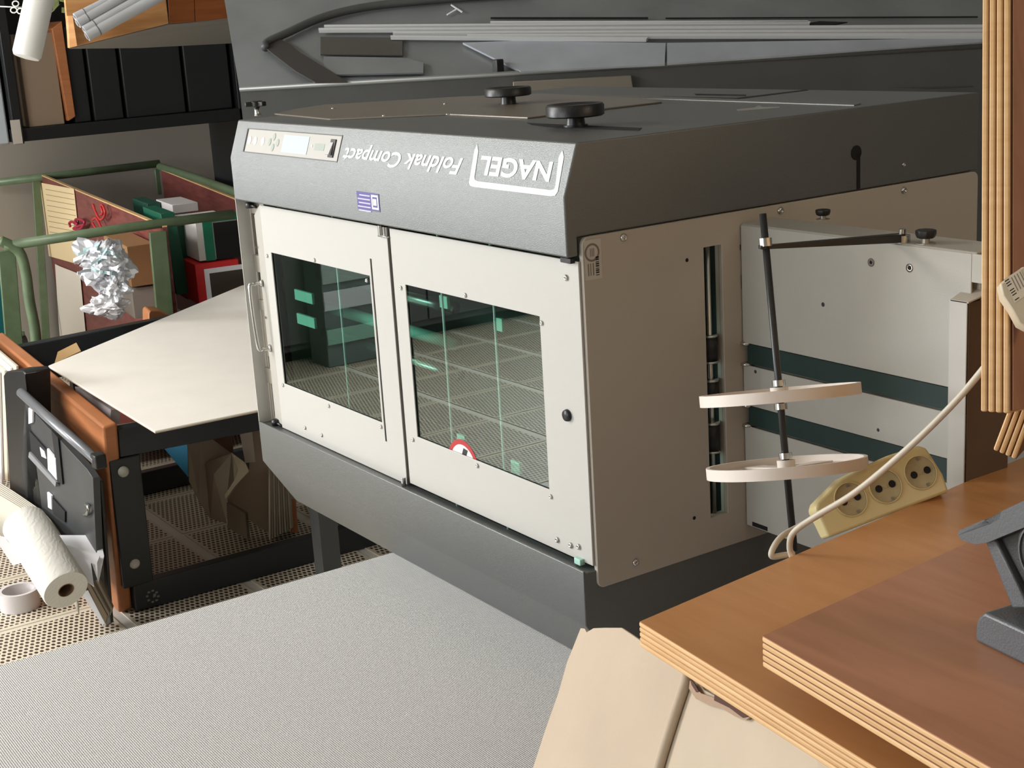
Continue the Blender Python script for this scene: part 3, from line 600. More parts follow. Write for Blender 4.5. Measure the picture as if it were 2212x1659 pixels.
tag(obj('power_cable',tube(NB(),spline(cq,6),.0038,12),CBL,None,True),'short pale cable loop left of the socket strip, coming out of its end','cable')

# upright plywood board (right edge) with a slanting second board
def vboard(name,label,pts_face,normal_off,plies_dir,npl,ven):
    pass
UP=thing('upright_plywood_panel',atz(2150,890,1.5),'tall upright plywood panel with a striped layered edge, at the right border','panel')
P00=atz(2122,-80,1.52); P01=atz(2118,889,1.45)
ex=(atz(2180,450,1.47)-atz(2120,450,1.485)); ew=ex.normalized(); thick=.0292
fx=V((.62,.60,-.03)).normalized(); fx=(fx-ew*fx.dot(ew)).normalized()
if fx.dot(ray(1106,829))<0: fx=-fx
fx=(fx*.9+ew*.15).normalized()
npl=4
for k in range(npl):
    h=thick/npl; off=ew*(h*k); g=ew*(h-.0013)
    b=NB(); slab(b,[P00+off,P01+off,P01+off+fx*.42,P00+off+fx*.42],g); obj('ply',b,PLYL,UP,bevel=.0016,seg=2)
b=NB(); i0=fx*.003; slab(b,[P00+i0,P01+i0+V((0,0,.003)),P01+fx*.41+V((0,0,.003)),P00+fx*.41],ew*(thick-.001)); obj('glue_core',b,mat('glue_brown',(110,72,40),.7),UP)
b=NB(); slab(b,[P00+ew*thick+i0*1.5,P01+ew*thick+i0*1.5+V((0,0,.003)),P01+ew*thick+fx*.41+V((0,0,.003)),P00+ew*thick+fx*.41],ew*.0008); obj('veneer',b,VEN2,UP)
SL=thing('slanting_plywood_panel',atz(2190,990,1.5),'slanting plywood panel with a layered edge leaning beside the upright panel on the counter','panel')
Q0=atz(2145,972,1.50); Q1=atz(2290,590,1.54)
sx_=(atz(2196,994,1.49)-Q0); sw_=sx_.normalized(); th2=sx_.length
fy_=fx.copy(); fy_=(fy_-sw_*fy_.dot(sw_)).normalized()
for k in range(4):
    h=th2/4; off=sw_*(h*k); g=sw_*(h-.0013)
    b=NB(); slab(b,[Q0+off,Q1+off,Q1+off+fy_*.3,Q0+off+fy_*.3],g); obj('ply',b,PLYL,SL,bevel=.0016,seg=2)
b=NB(); slab(b,[Q0+fy_*.003,Q1+fy_*.003,Q1+fy_*.29,Q0+fy_*.29],sw_*(th2-.001)); obj('glue_core',b,MATS['glue_brown'],SL)
# second strip end with bar code label on the upright panel
g0=atz(2160,628,1.43); gu=(atz(2200,580,1.43)-g0).normalized(); gn=(CAM-g0).normalized(); gn=(gn-gu*gn.dot(gu)).normalized(); gv=gn.cross(gu)
PS=thing('plug_box',g0,'beige plug housing with a bar code label fastened to the upright plywood panel','plug')
def gp(px,py,h=0): return atp(px,py,g0,gn)+gn*h
b=NB(); slab(b,[gp(*q) for q in ((2160,612),(2212,574),(2290,640),(2240,720),(2202,700),(2186,670),(2166,640))],-gn*.022); obj('housing',b,mat('beige_plastic',(206,192,166),.45),PS,bevel=.002)
b=NB(); slab(b,[gp(*q,.0003) for q in ((2168,604),(2204,581),(2214,604),(2214,640),(2192,655))],gn*.0003); lb=obj('label',b,mat('label_beige',(222,208,186),.5),PS)
for k in range(9):
    t=k/8; x0=2170+t*22; y0=608+t*40; 
    if k%4==3: continue
    b=NB(); slab(b,[gp(*q,.0006) for q in ((x0,y0),(x0+9,y0-6),(x0+9.8,y0-4),(x0+.9,y0+2))],gn*.0002); obj('barcode_bar',b,BLACK,lb)
for k in range(4):
    x0=2184+k*6; b=NB(); slab(b,[gp(*q,.0006) for q in ((x0,600-k*4),(x0+1.5,599-k*4),(x0+16,628-k*4),(x0+14.5,629-k*4))],gn*.0002); obj('print_line',b,GR,lb)

# ------------------------------------------------------------------ cardboard box in front
CB=thing('cardboard_box',(.35,-.45,.72),'open plain cardboard box with torn flaps, tucked under the counter corner on the grey table','box')
A=at(1150,1662,'z',.78); Bp=atz(1254,1357,1.90); Cc=atz(1478,1456,1.62)
cn=(Bp-A).cross(Cc-A).normalized()
if cn.z<0: cn=-cn
def cb(px,py,h=0): return atp(px,py,A,cn)+cn*h
fl1=[(1150,1662),(1180,1570),(1205,1500),(1225,1430),(1254,1357),(1263,1358),(1267,1366),(1282,1357),(1305,1356),(1342,1356),(1362,1369),(1400,1395),(1440,1420),(1484,1458),(1452,1560),(1421,1662),(1417,1720),(1130,1720)]
b=NB(); slab(b,[cb(*q) for q in fl1],-cn*.004); bmesh.ops.triangulate(b,faces=b.faces); obj('flap',b,CARD,CB,bevel=.0008)
b=NB(); tube(b,spline([cb(*q,.001) for q in ((1489,1456),(1456,1556),(1424,1662),(1410,1740))],6),.0062,12); obj('crease_ridge',b,CARD,CB,True)
fl2=[(1484,1456),(1500,1466),(1513,1488),(1535,1500),(1560,1512),(1590,1535),(1620,1551),(1700,1580),(1735,1600),(1765,1635),(1770,1720),(1412,1720),(1418,1662),(1450,1550)]
b=NB(); slab(b,[cb(*q,-.004) for q in fl2],-cn*.004); bmesh.ops.triangulate(b,faces=b.faces); obj('flap',b,mat('pale_cardboard',(194,178,156),.85,0,.25,60,var=.05,vscale=9),CB,bevel=.0008)
tear=[(1492,1470),(1500,1480),(1516,1498),(1545,1508),(1575,1524),(1600,1545),(1622,1549),(1614,1556),(1590,1548),(1560,1530),(1530,1522),(1505,1510),(1490,1488)]
b=NB(); slab(b,[cb(*q,.001) for q in tear],-cn*.002); bmesh.ops.triangulate(b,faces=b.faces); obj('torn_edge',b,mat('torn_fibre',(168,142,120),.9,0,.5,150),CB)
tg=[(1495,1466),(1506,1478),(1513,1492),(1507,1496),(1498,1482)]
for pts_ in ([(1495,1466),(1506,1480),(1514,1494),(1508,1496),(1498,1480)],[(1548,1500),(1590,1522),(1622,1548),(1608,1551),(1580,1530),(1547,1514)]):
    b=NB(); slab(b,[cb(*q,.0025) for q in pts_],-cn*.001); obj('tear_opening',b,mat('tear_dark',(84,58,48),.9),CB)
fl3=[(1768,1638),(1800,1636),(1840,1665),(1840,1720),(1775,1720)]
b=NB(); slab(b,[cb(*q,.001) for q in fl3],-cn*.004); obj('flap',b,CARD,CB)
# box walls beneath the flaps, down to the table
def wallq(p,q):
    b=NB(); a=V(p); c=V(q); slab(b,[a,c,V((c.x,c.y,.7205)),V((a.x,a.y,.7205))],(cn.xy.to_3d().normalized())*.004); obj('box_wall',b,CARD,CB)
wallq(cb(1230,1440,-.005),cb(1460,1500,-.005)); wallq(cb(1410,1700,-.012),cb(1760,1700,-.012)); wallq(cb(1200,1560,-.006),cb(1400,1700,-.008))

# ------------------------------------------------------------------ overturned table (left), lying on its side
XN=-2.5
BROWN=wood('brown_laminate',(176,112,70),(190,124,82),5,(1,1,10),.4)
OT=thing('overturned_table',(-3.0,.4,0),'overturned table with a brown edge-on top and black steel leg frame, left of the machine','table')
y0=.055; y1=.10
pN=at(222,922,'y',y0); 
b=NB(); hexa(b,[V((-2.555,y0,.003)),V((-2.56,y1,.003)),V((-3.75,y1+.03,.003)),V((-3.75,y0+.03,.003)),V((pN.x,y0,pN.z)),V((pN.x,y1,pN.z+.003)),V((-3.75,y1+.03,.712)),V((-3.75,y0+.03,.709))]); obj('table_top',b,BROWN,OT,bevel=.008,seg=3)
def bar(name,p,q,wz,wx,par,m=BFRAME,up=V((0,0,1))):
    p=V(p);q=V(q); d=(q-p).normalized(); s=d.cross(up).normalized(); u2=s.cross(d).normalized(); b=NB()
    hexa(b,[p-s*wx-u2*wz,p+s*wx-u2*wz,q+s*wx-u2*wz,q-s*wx-u2*wz,p-s*wx+u2*wz,p+s*wx+u2*wz,q+s*wx+u2*wz,q-s*wx+u2*wz]); return obj(name,b,m,par,bevel=.004)
zr=at(240,957,'x',XN).z; zr2=at(552,905,'x',XN).z
bar('rail',(XN,.102,zr),(XN,1.15,zr2+(zr2-zr)*.3),.045,.022,OT)
bar('rail',(XN-.05,.102,.048),(XN-.05,1.25,.044),.045,.022,OT)
yA=at(250,1100,'x',XN).y; yB=at(312,1100,'x',XN).y
bar('post',(XN-.045,(yA+yB)/2+.003,.092),(XN-.002,(yA+yB)/2-.003,zr-.046),.024,(yB-yA)/2+.004,OT,up=V((1,0,0)))
bar('post',(XN-.05,1.03,.092),(XN-.01,1.03,.56),.024,.03,OT,up=V((1,0,0)))
for q in ((267,1019),(291,1217)):
    p=at(*q,'x',XN-.045+.046 if q[1]<1100 else XN-.01); p=at(*q,'x',XN+.022 if q[1]<1100 else XN-.016); b=NB(); lathe(b,[(0,-.004),(.017,-.004),(.017,.002),(.012,.007),(.004,.010),(0,.010)],p,(1,0,0),20); obj('screw_cap',b,mat('grey_cap',(190,190,178),.4),OT,True)
# far leg frame
zA=at(0,790,'x',-3.66).z; zB=at(470,690,'x',-3.66).z
bar('rail',(-3.66,.13,zA-.01),(-3.66,1.0,zB-.02),.072,.025,OT)
bar('post',(-3.66,.36,.05),(-3.66,.36,.60),.024,.035,OT,up=V((1,0,0)))
bar('rail',(-3.66,.13,.05),(-3.66,1.3,.05),.045,.022,OT)
bar('rail',(-3.63,1.2,.045),(XN-.02,1.2,.045),.04,.02,OT)
# print of dots on the lower rail
dm=mat('faint_print',(120,124,124),.5)
for k in range(11):
    a=k*2*math.pi/8; px,py=(330+12*math.cos(a)*(1 if k<8 else .3)+(k-8)*2*(k>7),1288-12*math.sin(a)*(1 if k<8 else .3)); p=at(px,py,'x',XN-.027)
    b=NB(); box(b,p+V((-.0,-.004,-.003)),p+V((.0012,.004,.003))); obj('emblem_dot',b,dm,OT)
# cream board on the frame
zc=.690
cb_pts=[at(105,790,'z',zc+.015),at(335,931,'z',zc-.02),V((-2.12,1.12,zc-.02)),V((-3.95,1.4,zc+.015)),at(522,617,'z',zc+.015)]
b=NB(); slab(b,[cb_pts[0],cb_pts[1],cb_pts[2],cb_pts[3],cb_pts[4]],(0,0,-.004)); bmesh.ops.triangulate(b,faces=b.faces)
sh=tag(obj('cream_sheet',b,CREAM),'large cream cardboard sheet lying across the overturned table frame','board')
b=NB(); slab(b,[p+V((0,0,-.0045)) for p in cb_pts],(0,0,-.003)); bmesh.ops.triangulate(b,faces=b.faces); obj('brown_backing',b,CARD,sh)
# wooden block peeking behind the sheet
W1=atz(322,672,5.6); b=NB(); slab(b,[atz(321,677,5.62),atz(326,672,5.62),atz(345,672,5.66),atz(400,700,5.75),atz(400,745,5.75),atz(322,740,5.62)],V((-.12,.02,0))); tag(obj('wood_offcut',b,BROWN,bevel=.004),'small orange wood offcut peeking up behind the cream sheet','wood')

# things under the frame: crumpled cardboard, grey box, panels, blue folder
def leaf(name,pts,dep,m,label,cat,th=.004,dirv=None,parent=None,group=None):
    P=[atz(x,y,(dep if not isinstance(dep,(list,tuple)) else dep[i])) for i,(x,y) in enumerate(pts)]
    n=(P[1]-P[0]).cross(P[2]-P[0]).normalized()
    if n.dot(P[0]-CAM)<0: n=-n
    b=NB(); slab(b,P,n*th); bmesh.ops.triangulate(b,faces=b.faces); o=obj(name,b,m,parent)
    if label: tag(o,label,cat,group)
    return o
CARDG=mat('grey_cardboard',(170,158,142),.85,0,.3,40,var=.08)
leaf('blue_folder',[(335,945),(405,935),(406,1030)],[5.3,5.25,5.2],mat('sky_blue_card',(40,150,196),.6),'sky blue card folder corner hanging under the black frame','folder')
leaf('folded_cardboard',[(405,940),(435,930),(440,1000),(462,1025),(500,980),(530,1000),(535,1020),(490,1080),(490,1130),(455,1120),(430,1080),(410,1040)],[5.0,5.05,5.05,4.95,4.95,5.1,5.1,4.95,4.95,5.0,5.0,5.0],CARDG,'crumpled grey cardboard under the black frame, left of the leaning sheets','cardboard')
leaf('corrugated_strip',[(500,978),(530,1000),(538,1018),(508,1050),(488,1078),(485,1070),(505,1040),(515,1015)],4.93,mat('corrugated_edge',(196,186,160),.9,0,.5,120),'torn corrugated cardboard strip in front of the crumpled cardboard','cardboard',.006)
leaf('brown_sheet',[(440,930),(500,920),(505,985),(462,1020),(440,990)],5.2,mat('brown_card',(120,96,76),.8),'dark brown cardboard piece behind the crumpled grey cardboard','cardboard')
leaf('beige_card_sheet',[(543,915),(600,960),(598,1160),(560,1140),(490,1082),(508,1050),(538,1018)],[5.15]*7,mat('beige_card',(186,168,148),.8),'beige card sheet leaning under the machine front, left of the grey stack','board')
leaf('narrow_paper',[(516,925),(543,918),(552,998),(530,1000)],5.0,mat('pale_card',(200,190,180),.8),'narrow pale paper strip hanging beside the machine lower left corner','paper')
SKP=mat('stack_grey',(160,150,136),.85)
stk_=[]
for k in range(9):
    x0=580+k*4.7
    leaf('leaning_sheet',[(x0,1010),(x0+3.6,1012),(x0+4.6+k*.9,1166-k*3),(x0+1+k*.9,1166-k*3)],[4.99+.01*k]*4,SKP if k%2 else mat('stack_light',(190,180,162),.85),('pale' if k%2==0 else 'grey')+' board upright in the stack under the machine, '+['leftmost','second','third','fourth','middle','sixth','seventh','eighth','rightmost'][k]+(' from the left' if k not in (0,4,8) else ' of nine'),'cardboard',.15,group='upright stack of grey sheets')
leaf('wooden_batten',[(622,1075),(637,1080),(643,1150),(629,1152)],5.12,BROWN,'narrow orange-brown wood slat right of the grey sheet stack','wood',.02)
leaf('white_bundle',[(668,1100),(712,1110),(716,1128),(690,1136),(672,1132)],5.3,mat('grey_bundle',(150,146,142),.8),'small pale bundle under the machine, right of the wood slat','bundle',.05)
leaf('dark_box',[(490,1085),(530,1110),(535,1165),(492,1140)],5.1,CARDG,'small grey box on the floor under the leaning card sheets','box',.05)
# interior clutter seen between the frame and the cream sheet
leaf('white_ledge_box',[(162,835),(240,885),(238,915),(165,855)],[4.9,4.6,4.6,4.9],mat('lilac_white',(196,188,190),.7),'white flat carton under the cream sheet, behind the brown table edge','carton',.03)
leaf('kraft_wrap',[(125,760),(165,740),(175,758),(118,785)],[5.3,5.35,5.3,5.25],mat('kraft',(196,160,112),.8),'crumpled kraft paper piece at the left corner of the cream sheet','paper',.004)

# ------------------------------------------------------------------ black plastic shell leaning against the table edge
YS=-.03
BS=thing('black_appliance_panel',(-3.0,YS,0),'black plastic appliance panel with a grey tube rail, leaning on the brown table edge','panel')
def yb(px,py,y=YS): return at(px,py,'y',y)
BPL=mat('charcoal_plastic',(58,60,62),.4,0,.15,300,var=.15)
b=NB(); pts_=[yb(*q) for q in ((68,868),(80,880),(203,1010),(216,1030),(226,1260),(220,1300),(150,1220),(75,1120),(60,1000))]
slab(b,pts_,(0,-.02,0)); bmesh.ops.triangulate(b,faces=b.faces); obj('shell',b,BPL,BS,bevel=.002)
b=NB(); slab(b,[yb(*q,YS-.02) for q in ((8,810),(14,802),(48,800),(54,806),(62,1100),(95,1130),(100,1190),(40,1120),(22,1060))],(0,.08,0)); bmesh.ops.triangulate(b,faces=b.faces); obj('post',b,BLACK,BS,bevel=.004)
b=NB(); tube(b,[yb(46,848,YS-.04),yb(100,898,YS-.04),yb(210,995,YS-.04)],.015,16); obj('rail',b,mat('grey_tube',(120,122,126),.3,.3),BS,True)
b=NB(); p=yb(208,994,YS-.041); box(b,p-V((.012,.012,.02)),p+V((.03,.02,.02))); obj('rail_socket',b,BLACK,BS,bevel=.004)
def win(pts,m,h=.004,name='opening'): b=NB(); slab(b,[yb(*q,YS-.0215) for q in pts],(0,-h,0)); return obj(name,b,m,BS)
win(((66,930),(115,985),(128,1045),(100,1020),(70,975)),VOID)
win(((114,928),(128,945),(138,1046),(128,1040)),VOID)
win(((90,965),(100,975),(104,990),(94,985)),PAPER,.006,'label')
win(((106,968),(124,990),(127,1036),(108,1014)),PAPER,.006,'label')
win(((66,880),(74,886),(74,912),(66,915)),PAPER,.006,'label')
win(((70,975),(128,1040),(127,1050),(68,986)),mat('ledge_grey',(130,132,136),.35),.01,'ledge')
win(((106,1062),(115,1070),(116,1100),(108,1095)),PAPER,.006,'label')
win(((116,1075),(143,1105),(143,1128),(118,1110)),VOID)
b=NB(); tube(b,spline([yb(186,1090,YS-.022),yb(191,1095,YS-.03),yb(188,1110,YS-.03),yb(182,1112,YS-.022)],4),.005,8); obj('hook',b,STEEL,BS,True)
b=NB(); slab(b,[yb(*q,YS+.02) for q in ((209,1030),(216,1040),(239,1345),(230,1352),(203,1300),(211,1280))],(0,.01,0)); bmesh.ops.triangulate(b,faces=b.faces); obj('edge_strip',b,BLACK,BS,bevel=.002)

# papers at the far left
DEEP=mat('aged_paper',(186,180,166),.8,0,.1,60,var=.06)
for k in range(7):
    o_=k*5
    P=[yb(-60,1005+o_,-.07-.006*k),yb(0,1042+o_*.9,-.07-.006*k),yb(55,1078+o_*.8,-.07-.006*k),yb(100,1112+o_*.6,-.07-.006*k),yb(135,1160+o_*.4,-.07-.006*k),yb(160,1215+o_*.3,-.07-.006*k)]
    P=spline(P,4); b=NB(); W_=V((.0,-.004,-.15))
    a=[b.verts.new(p) for p in P]; c=[b.verts.new(p+W_*min(1,1.0-.0*i)) for i,p in enumerate(P)]
    a2=[b.verts.new(p+V((0,-.002,0))) for p in P]; c2q=[b.verts.new(p+W_+V((0,-.002,0))) for i,p in enumerate(P)]
    for i in range(len(P)-1):
        b.faces.new((a[i],a[i+1],c[i+1],c[i])); b.faces.new((a2[i],c2q[i],c2q[i+1],a2[i+1])); b.faces.new((a[i],a2[i],a2[i+1],a[i+1])); b.faces.new((c[i],c[i+1],c2q[i+1],c2q[i]))
    b.faces.new((a[0],c[0],c2q[0],a2[0])); b.faces.new((a[-1],a2[-1],c2q[-1],c[-1]))
    tag(obj('bent_paper_sheet',b,DEEP,None,True),'long bent off-white sheet behind the kitchen roll, '+['rearmost','second from the rear','third from the rear','middle','third from the front','second from the front','frontmost'][k]+' of seven','paper','bundle of bent paper sheets')
for k in range(6):
    b=NB(); x=-1; P=[yb(-40,722+k*8,.045),yb(40-k*7,790+k*4,.045),yb(46-k*7,1010+k*12,.045),yb(-40,1000+k*12,.045)]
    slab(b,[p+V((0,-.009*k,0)) for p in P],(0,-.007,0)); tag(obj('paper_ream',b,PAPER if k%2 else mat('ream_edge',(206,196,176),.8)),['rearmost','second from the rear','third from the rear','third from the front','second from the front','frontmost'][k]+' upright paper pack at the left border beside the black panel','paper','upright paper packs at the left border')
# kitchen roll
ka=at(62,1140,'z',.14); kb=at(148,1277,'z',.065)
KR=thing('kitchen_roll',kb,'white embossed kitchen roll lying on the papers by the floor, lower left','kitchen roll')
ka=CAM+ray(58,1140)*4.20; kb=CAM+ray(143,1275)*4.02
ax_=(ka-kb).normalized(); KM=mat('embossed_tissue',(212,210,202),.9); nt=KM.node_tree
w=nt.nodes.new('ShaderNodeTexWave'); w.wave_type='RINGS'; w.inputs['Scale'].default_value=30; w.inputs['Distortion'].default_value=9; w.inputs['Detail Scale'].default_value=1.2
tc=nt.nodes.new('ShaderNodeTexCoord'); nt.links.new(tc.outputs['Object'],w.inputs['Vector']); bp=nt.nodes.new('ShaderNodeBump'); bp.inputs['Strength'].default_value=.35; bp.inputs['Distance'].default_value=.001; nt.links.new(w.outputs[1],bp.inputs['Height']); nt.links.new(bp.outputs[0],nt.nodes['Principled BSDF'].inputs['Normal'])
Lr=(ka-kb).length+.02; RR=.064
b=NB(); lathe(b,[(.0225,0),(RR-.002,0),(RR,.004),(RR,Lr-.004),(RR-.002,Lr),(.0225,Lr),(.0225,0)],kb,ax_,40); obj('tissue',b,KM,KR,'auto')
b=NB(); lathe(b,[(.0205,-.001),(.0225,-.001),(.0225,Lr+.001),(.0205,Lr+.001),(.0205,-.001)],kb,ax_,28); obj('core_tube',b,mat('core_brown',(110,84,62),.9),KR,'auto')
# paper ring roll
rc=CAM+ray(36,1252)*4.62; b=NB(); lathe(b,[(.050,0),(.062,0),(.062,.060),(.050,.060),(.050,0)],V((rc.x,rc.y,.001)),(0,0,1),32); bmesh.ops.translate(b,verts=b.verts,vec=(0,0,0))
tag(obj('paper_ring',b,mat('greyish_paper',(206,200,200),.85),None,'auto'),'short open ring of whitish paper standing on the floor left of the kitchen roll','paper roll')
# folded white papers
for k,(pts_,dp_) in enumerate((([(118,1156),(215,1156),(217,1170),(213,1200),(140,1180)],4.26),([(135,1175),(216,1200),(210,1215),(212,1255),(198,1215),(150,1205)],4.23),([(150,1195),(196,1212),(203,1266),(160,1235)],4.21),([(216,1156),(225,1200),(213,1258),(206,1215)],4.25))):
    leaf('folded_paper',pts_,[dp_-.0016*(y_-1180) for x_,y_ in pts_],PAPER,['white folded sheet fanned out right of the kitchen roll, uppermost','white folded sheet right of the kitchen roll, middle one of the fan','white folded sheet right of the kitchen roll, lowest of the fan','white folded sheet edge against the black panel'][k],'paper',.004)
leaf('white_sheet',[(175,1280),(190,1275),(226,1345),(222,1352)],4.18,PAPER,'white sheet tip pointing down to the floor below the kitchen roll','paper',.003)
for k in range(5):
    leaf('paper_bundle_sheet',[(186+k*6,1262-k*2),(192+k*6,1258-k*2),(232+k*3,1330-k*5),(228+k*3,1345-k*5)],4.24+.01*k,DEEP if k%2 else mat('worn_brown_paper',(120,104,84),.9),'worn paper strip under the white folded sheets, '+['leftmost','second from the left','middle one','second from the right','rightmost'][k],'paper',.01,group='worn paper strips under the folded sheets')
leaf('pointed_sheet',[(0,1158),(10,1160),(50,1215),(28,1222),(0,1180)],4.15,PAPER,'white pointed sheet poking out left under the kitchen roll','paper',.003)

# ------------------------------------------------------------------ green trolley with mahogany panels
hv=ray(-542,119.5); gv_=V((hv.x,hv.y,0)).normalized(); gu_=V((-gv_.y,gv_.x,0))
if gu_.y<0: gu_=-gu_
G0=atd(275,492,6.05)
def gN(px,py,d=0): return atp(px,py,G0+gv_*d,gv_)
GT=thing('green_trolley',V((G0.x,G0.y,0)),'green tubular steel trolley with red-brown side boards, behind the overturned table','trolley')
def gt(name,pts,r=.019,m=GREEN,n=14): b=NB(); tube(b,pts,r,n); return obj(name,b,m,GT,True)
gt('near_rail',[gN(8,532),gN(275,492),gN(505,462)])
RP=gN(350,500); PNn=gu_
def gS(px,py,Q): return atp(px,py,Q,gu_)      # plane along the trolley's length through Q
far=gS(90,385,RP); dl_=(far-RP).dot(gv_)
gt('far_rail',[gN(-20,396,dl_),gN(170,374,dl_),gN(345,353,dl_)],.022)
RQ=gN(560,470); farQ=gN(345,360,dl_)
gt('side_rail',spline([farQ,gN(352,362,dl_*.97),gS(425,385,farQ),gS(500,412,farQ),gS(560,435,farQ)],5),.022)
gt('curved_tube',spline([gN(0,520),gN(22,530),gN(44,548),gN(56,590),gN(64,650),gN(76,715),gN(82,800)],6),.021)
def gbar(name,px0,py0,px1,py1,w,d,m=GREEN): 
    p=gN(px0,py0,d); q=gN(px1,py1,d); b=NB(); s=gu_*w; t=gv_*.012
    hexa(b,[p-s-t,p+s-t,p+s+t,p-s+t,q-s-t,q+s-t,q+s+t,q-s+t]); return obj(name,b,m,GT,bevel=.003)
gbar('flat_post',340,500,360,720,.034,-.03)
gbar('flat_post',14,540,32,760,.032,.05,GREEN)
gbar('far_post',78,390,104,800,.022,dl_)
gbar('far_post',338,365,345,420,.012,dl_)
MAH=wood('mahogany_board',(104,50,48),(134,72,66),9,(1,1,5),.35)
EDG=mat('board_edge_yellow',(214,176,124),.6)
def board(Qa,top0,top1,zlo,name,par):
    a=gS(*top0,Qa); c=gS(*top1,Qa); b=NB(); slab(b,[a,c,V((c.x,c.y,zlo)),V((a.x,a.y,zlo))],gu_*.018); o=obj(name,b,MAH,par)
    b=NB(); slab(b,[a+V((0,0,.001)),c+V((0,0,.001)),c+gu_*.018+V((0,0,.001)),a+gu_*.018+V((0,0,.001))],(0,0,.006)); obj('edge_strip',b,EDG,o); return o
bd=board(RP,(86,379),(352,492),.14,'side_board',GT)
bd2=board(farQ-gu_*.02,(348,368),(540,445),.14,'side_board',GT)
# lower rails and castors
for d in (0.02,): gt('lower_rail',[gN(-20,0,d)*0+V((gN(8,532,d).x,gN(8,532,d).y,.18)),V((gN(560,470,d).x,gN(560,470,d).y,.18))],.016)
for s in (0,1):
    for d in (.03,dl_-.03):
        p=(gN(20,532,d) if s==0 else gN(540,470,d)); b=NB(); tube(b,[(p.x,p.y-.015,.05),(p.x,p.y+.015,.05)],.05,20); obj('castor',b,BLACK,GT,'auto')
        b=NB(); tube(b,[(p.x,p.y,.09),(p.x,p.y,.12)],.016,10); obj('leg_tube',b,GREEN,GT,True)
b=NB(); P4=[gN(8,532,.02),gN(560,470,.02),gN(560,470,dl_*.4),gN(8,532,dl_*.4)]; slab(b,[V((p.x,p.y,.12)) for p in P4],(0,0,.02)); obj('deck',b,MAH,GT)
# list sheet on the board
def leafS(name,pts,Q,m,label,cat,h=.004,par=None):
    b=NB(); slab(b,[gS(x,y,Q)-gu_*h for x,y in pts],-gu_*.0015); o=obj(name,b,m,par)
    if label: tag(o,label,cat)
    return o
LST=leafS('list_sheet',[(88,394),(162,408),(172,500),(180,560),(172,571),(108,553),(98,470)],RP,mat('manila_sheet',(228,204,158),.7),'manila list sheet with ruled lines pinned to the left side board of the trolley','paper')
for k in range(9):
    y=410+k*11.5
    b=NB(); slab(b,[gS(x,yy,RP)-gu_*.0058 for x,yy in ((101+k*1.1,y-2),(162+k*1.1,y+9),(162+k*1.1,y+10.2),(101+k*1.1,y-.8))],-gu_*.0006); obj('ruled_line',b,mat('print_brown',(150,132,104),.7),LST)
leafS('white_card',[(122,570),(132,575),(176,592),(190,740),(136,770),(130,700)],RP,mat('off_white_card',(222,212,196),.8),'off-white card standing against the trolley board below the list sheet','card',.006)
# red clips
RIB=mat('red_ribbon',(190,52,50),.45)
def ribbon(pts,label,r=.006,m=RIB,d=-.0):
    b=NB(); P=spline([gS(x,y,RP)-gu_*.03 for x,y in pts],6); tube(b,P,r,6); return tag(obj('ribbon_loop',b,m,None,True),label,'ribbon')
ribbon([(215,440),(219,452),(225,465),(232,473),(240,465),(241,455),(236,442),(232,444),(236,458),(231,463)],'orange-red ribbon bow lying on the side board, topmost')
ribbon([(214,473),(222,470),(232,488),(235,500),(220,490),(214,480)],'pale red ribbon loop below the orange-red bow')
ribbon([(165,488),(163,480),(170,478),(180,484),(176,474),(185,472),(196,478),(190,490),(180,494),(172,492),(186,486),(194,484)],'dark red curled ribbon knot above the silver foil bag',.007,mat('crimson_ribbon',(160,30,60),.45))
# silver foil bag: crumpled
FO=mat('silver_foil',(212,214,220),.28,.45,.4,30)
FB=thing('foil_bag',gN(240,690,-.25),'crumpled silver foil and clear film bag hanging in the trolley','bag')
def crump(name,cx,cy,rx,ry,rz,dep,m,seed,par,amp=.35):
    b=NB(); bmesh.ops.create_icosphere(b,subdivisions=4,radius=1)
    c=CAM+ray(cx,cy)*dep; ex_=ROT@V((1,0,0)); ey_=ROT@V((0,1,0)); ez_=ROT@V((0,0,1)); s=dep/FOC
    for v in b.verts:
        p=v.co.copy(); n1=noise.noise(p*1.6+V((seed,0,0))); n2=abs(noise.noise(p*2.6+V((0,seed,0)))); k=1+amp*n1-amp*.9*n2
        v.co=c+(ex_*p.x*rx*s+ey_*p.y*ry*s+ez_*p.z*rz*s)*k
    return obj(name,b,m,par)
crump('foil_body',222,570,66,56,40,5.35,FO,3,FB,.6)
crump('foil_tail',245,615,34,34,24,5.33,FO,8,FB,.7)
crump('film_end',232,660,44,26,22,5.38,mat('clear_film',(214,212,214),.25,.2,.4,20),5,FB,.6)
for k in range(22):
    x=180+random.random()*88; y=530+random.random()*60; a=random.uniform(-.9,.4); l=25+random.random()*35
    b=NB(); pts_=[(x-l*math.cos(a)/2,y-l*math.sin(a)/2),(x,y-random.uniform(-6,8)),(x+l*math.cos(a)/2,y+l*math.sin(a)/2)]
    P=spline([CAM+ray(px,py)*(5.18+random.random()*.05) for px,py in pts_],4); b=NB()
    wv=ROT@V((0,1,0))*.0055; a_=[b.verts.new(p+wv) for p in P]; c_=[b.verts.new(p-wv) for p in P]
    for i in range(len(P)-1): b.faces.new((a_[i],a_[i+1],c_[i+1],c_[i]))
    o=obj('foil_strip',b,FO if k%3 else mat('icy_foil',(190,220,222),.2,.5),FB); md=o.modifiers.new('s','SOLIDIFY'); md.thickness=.001
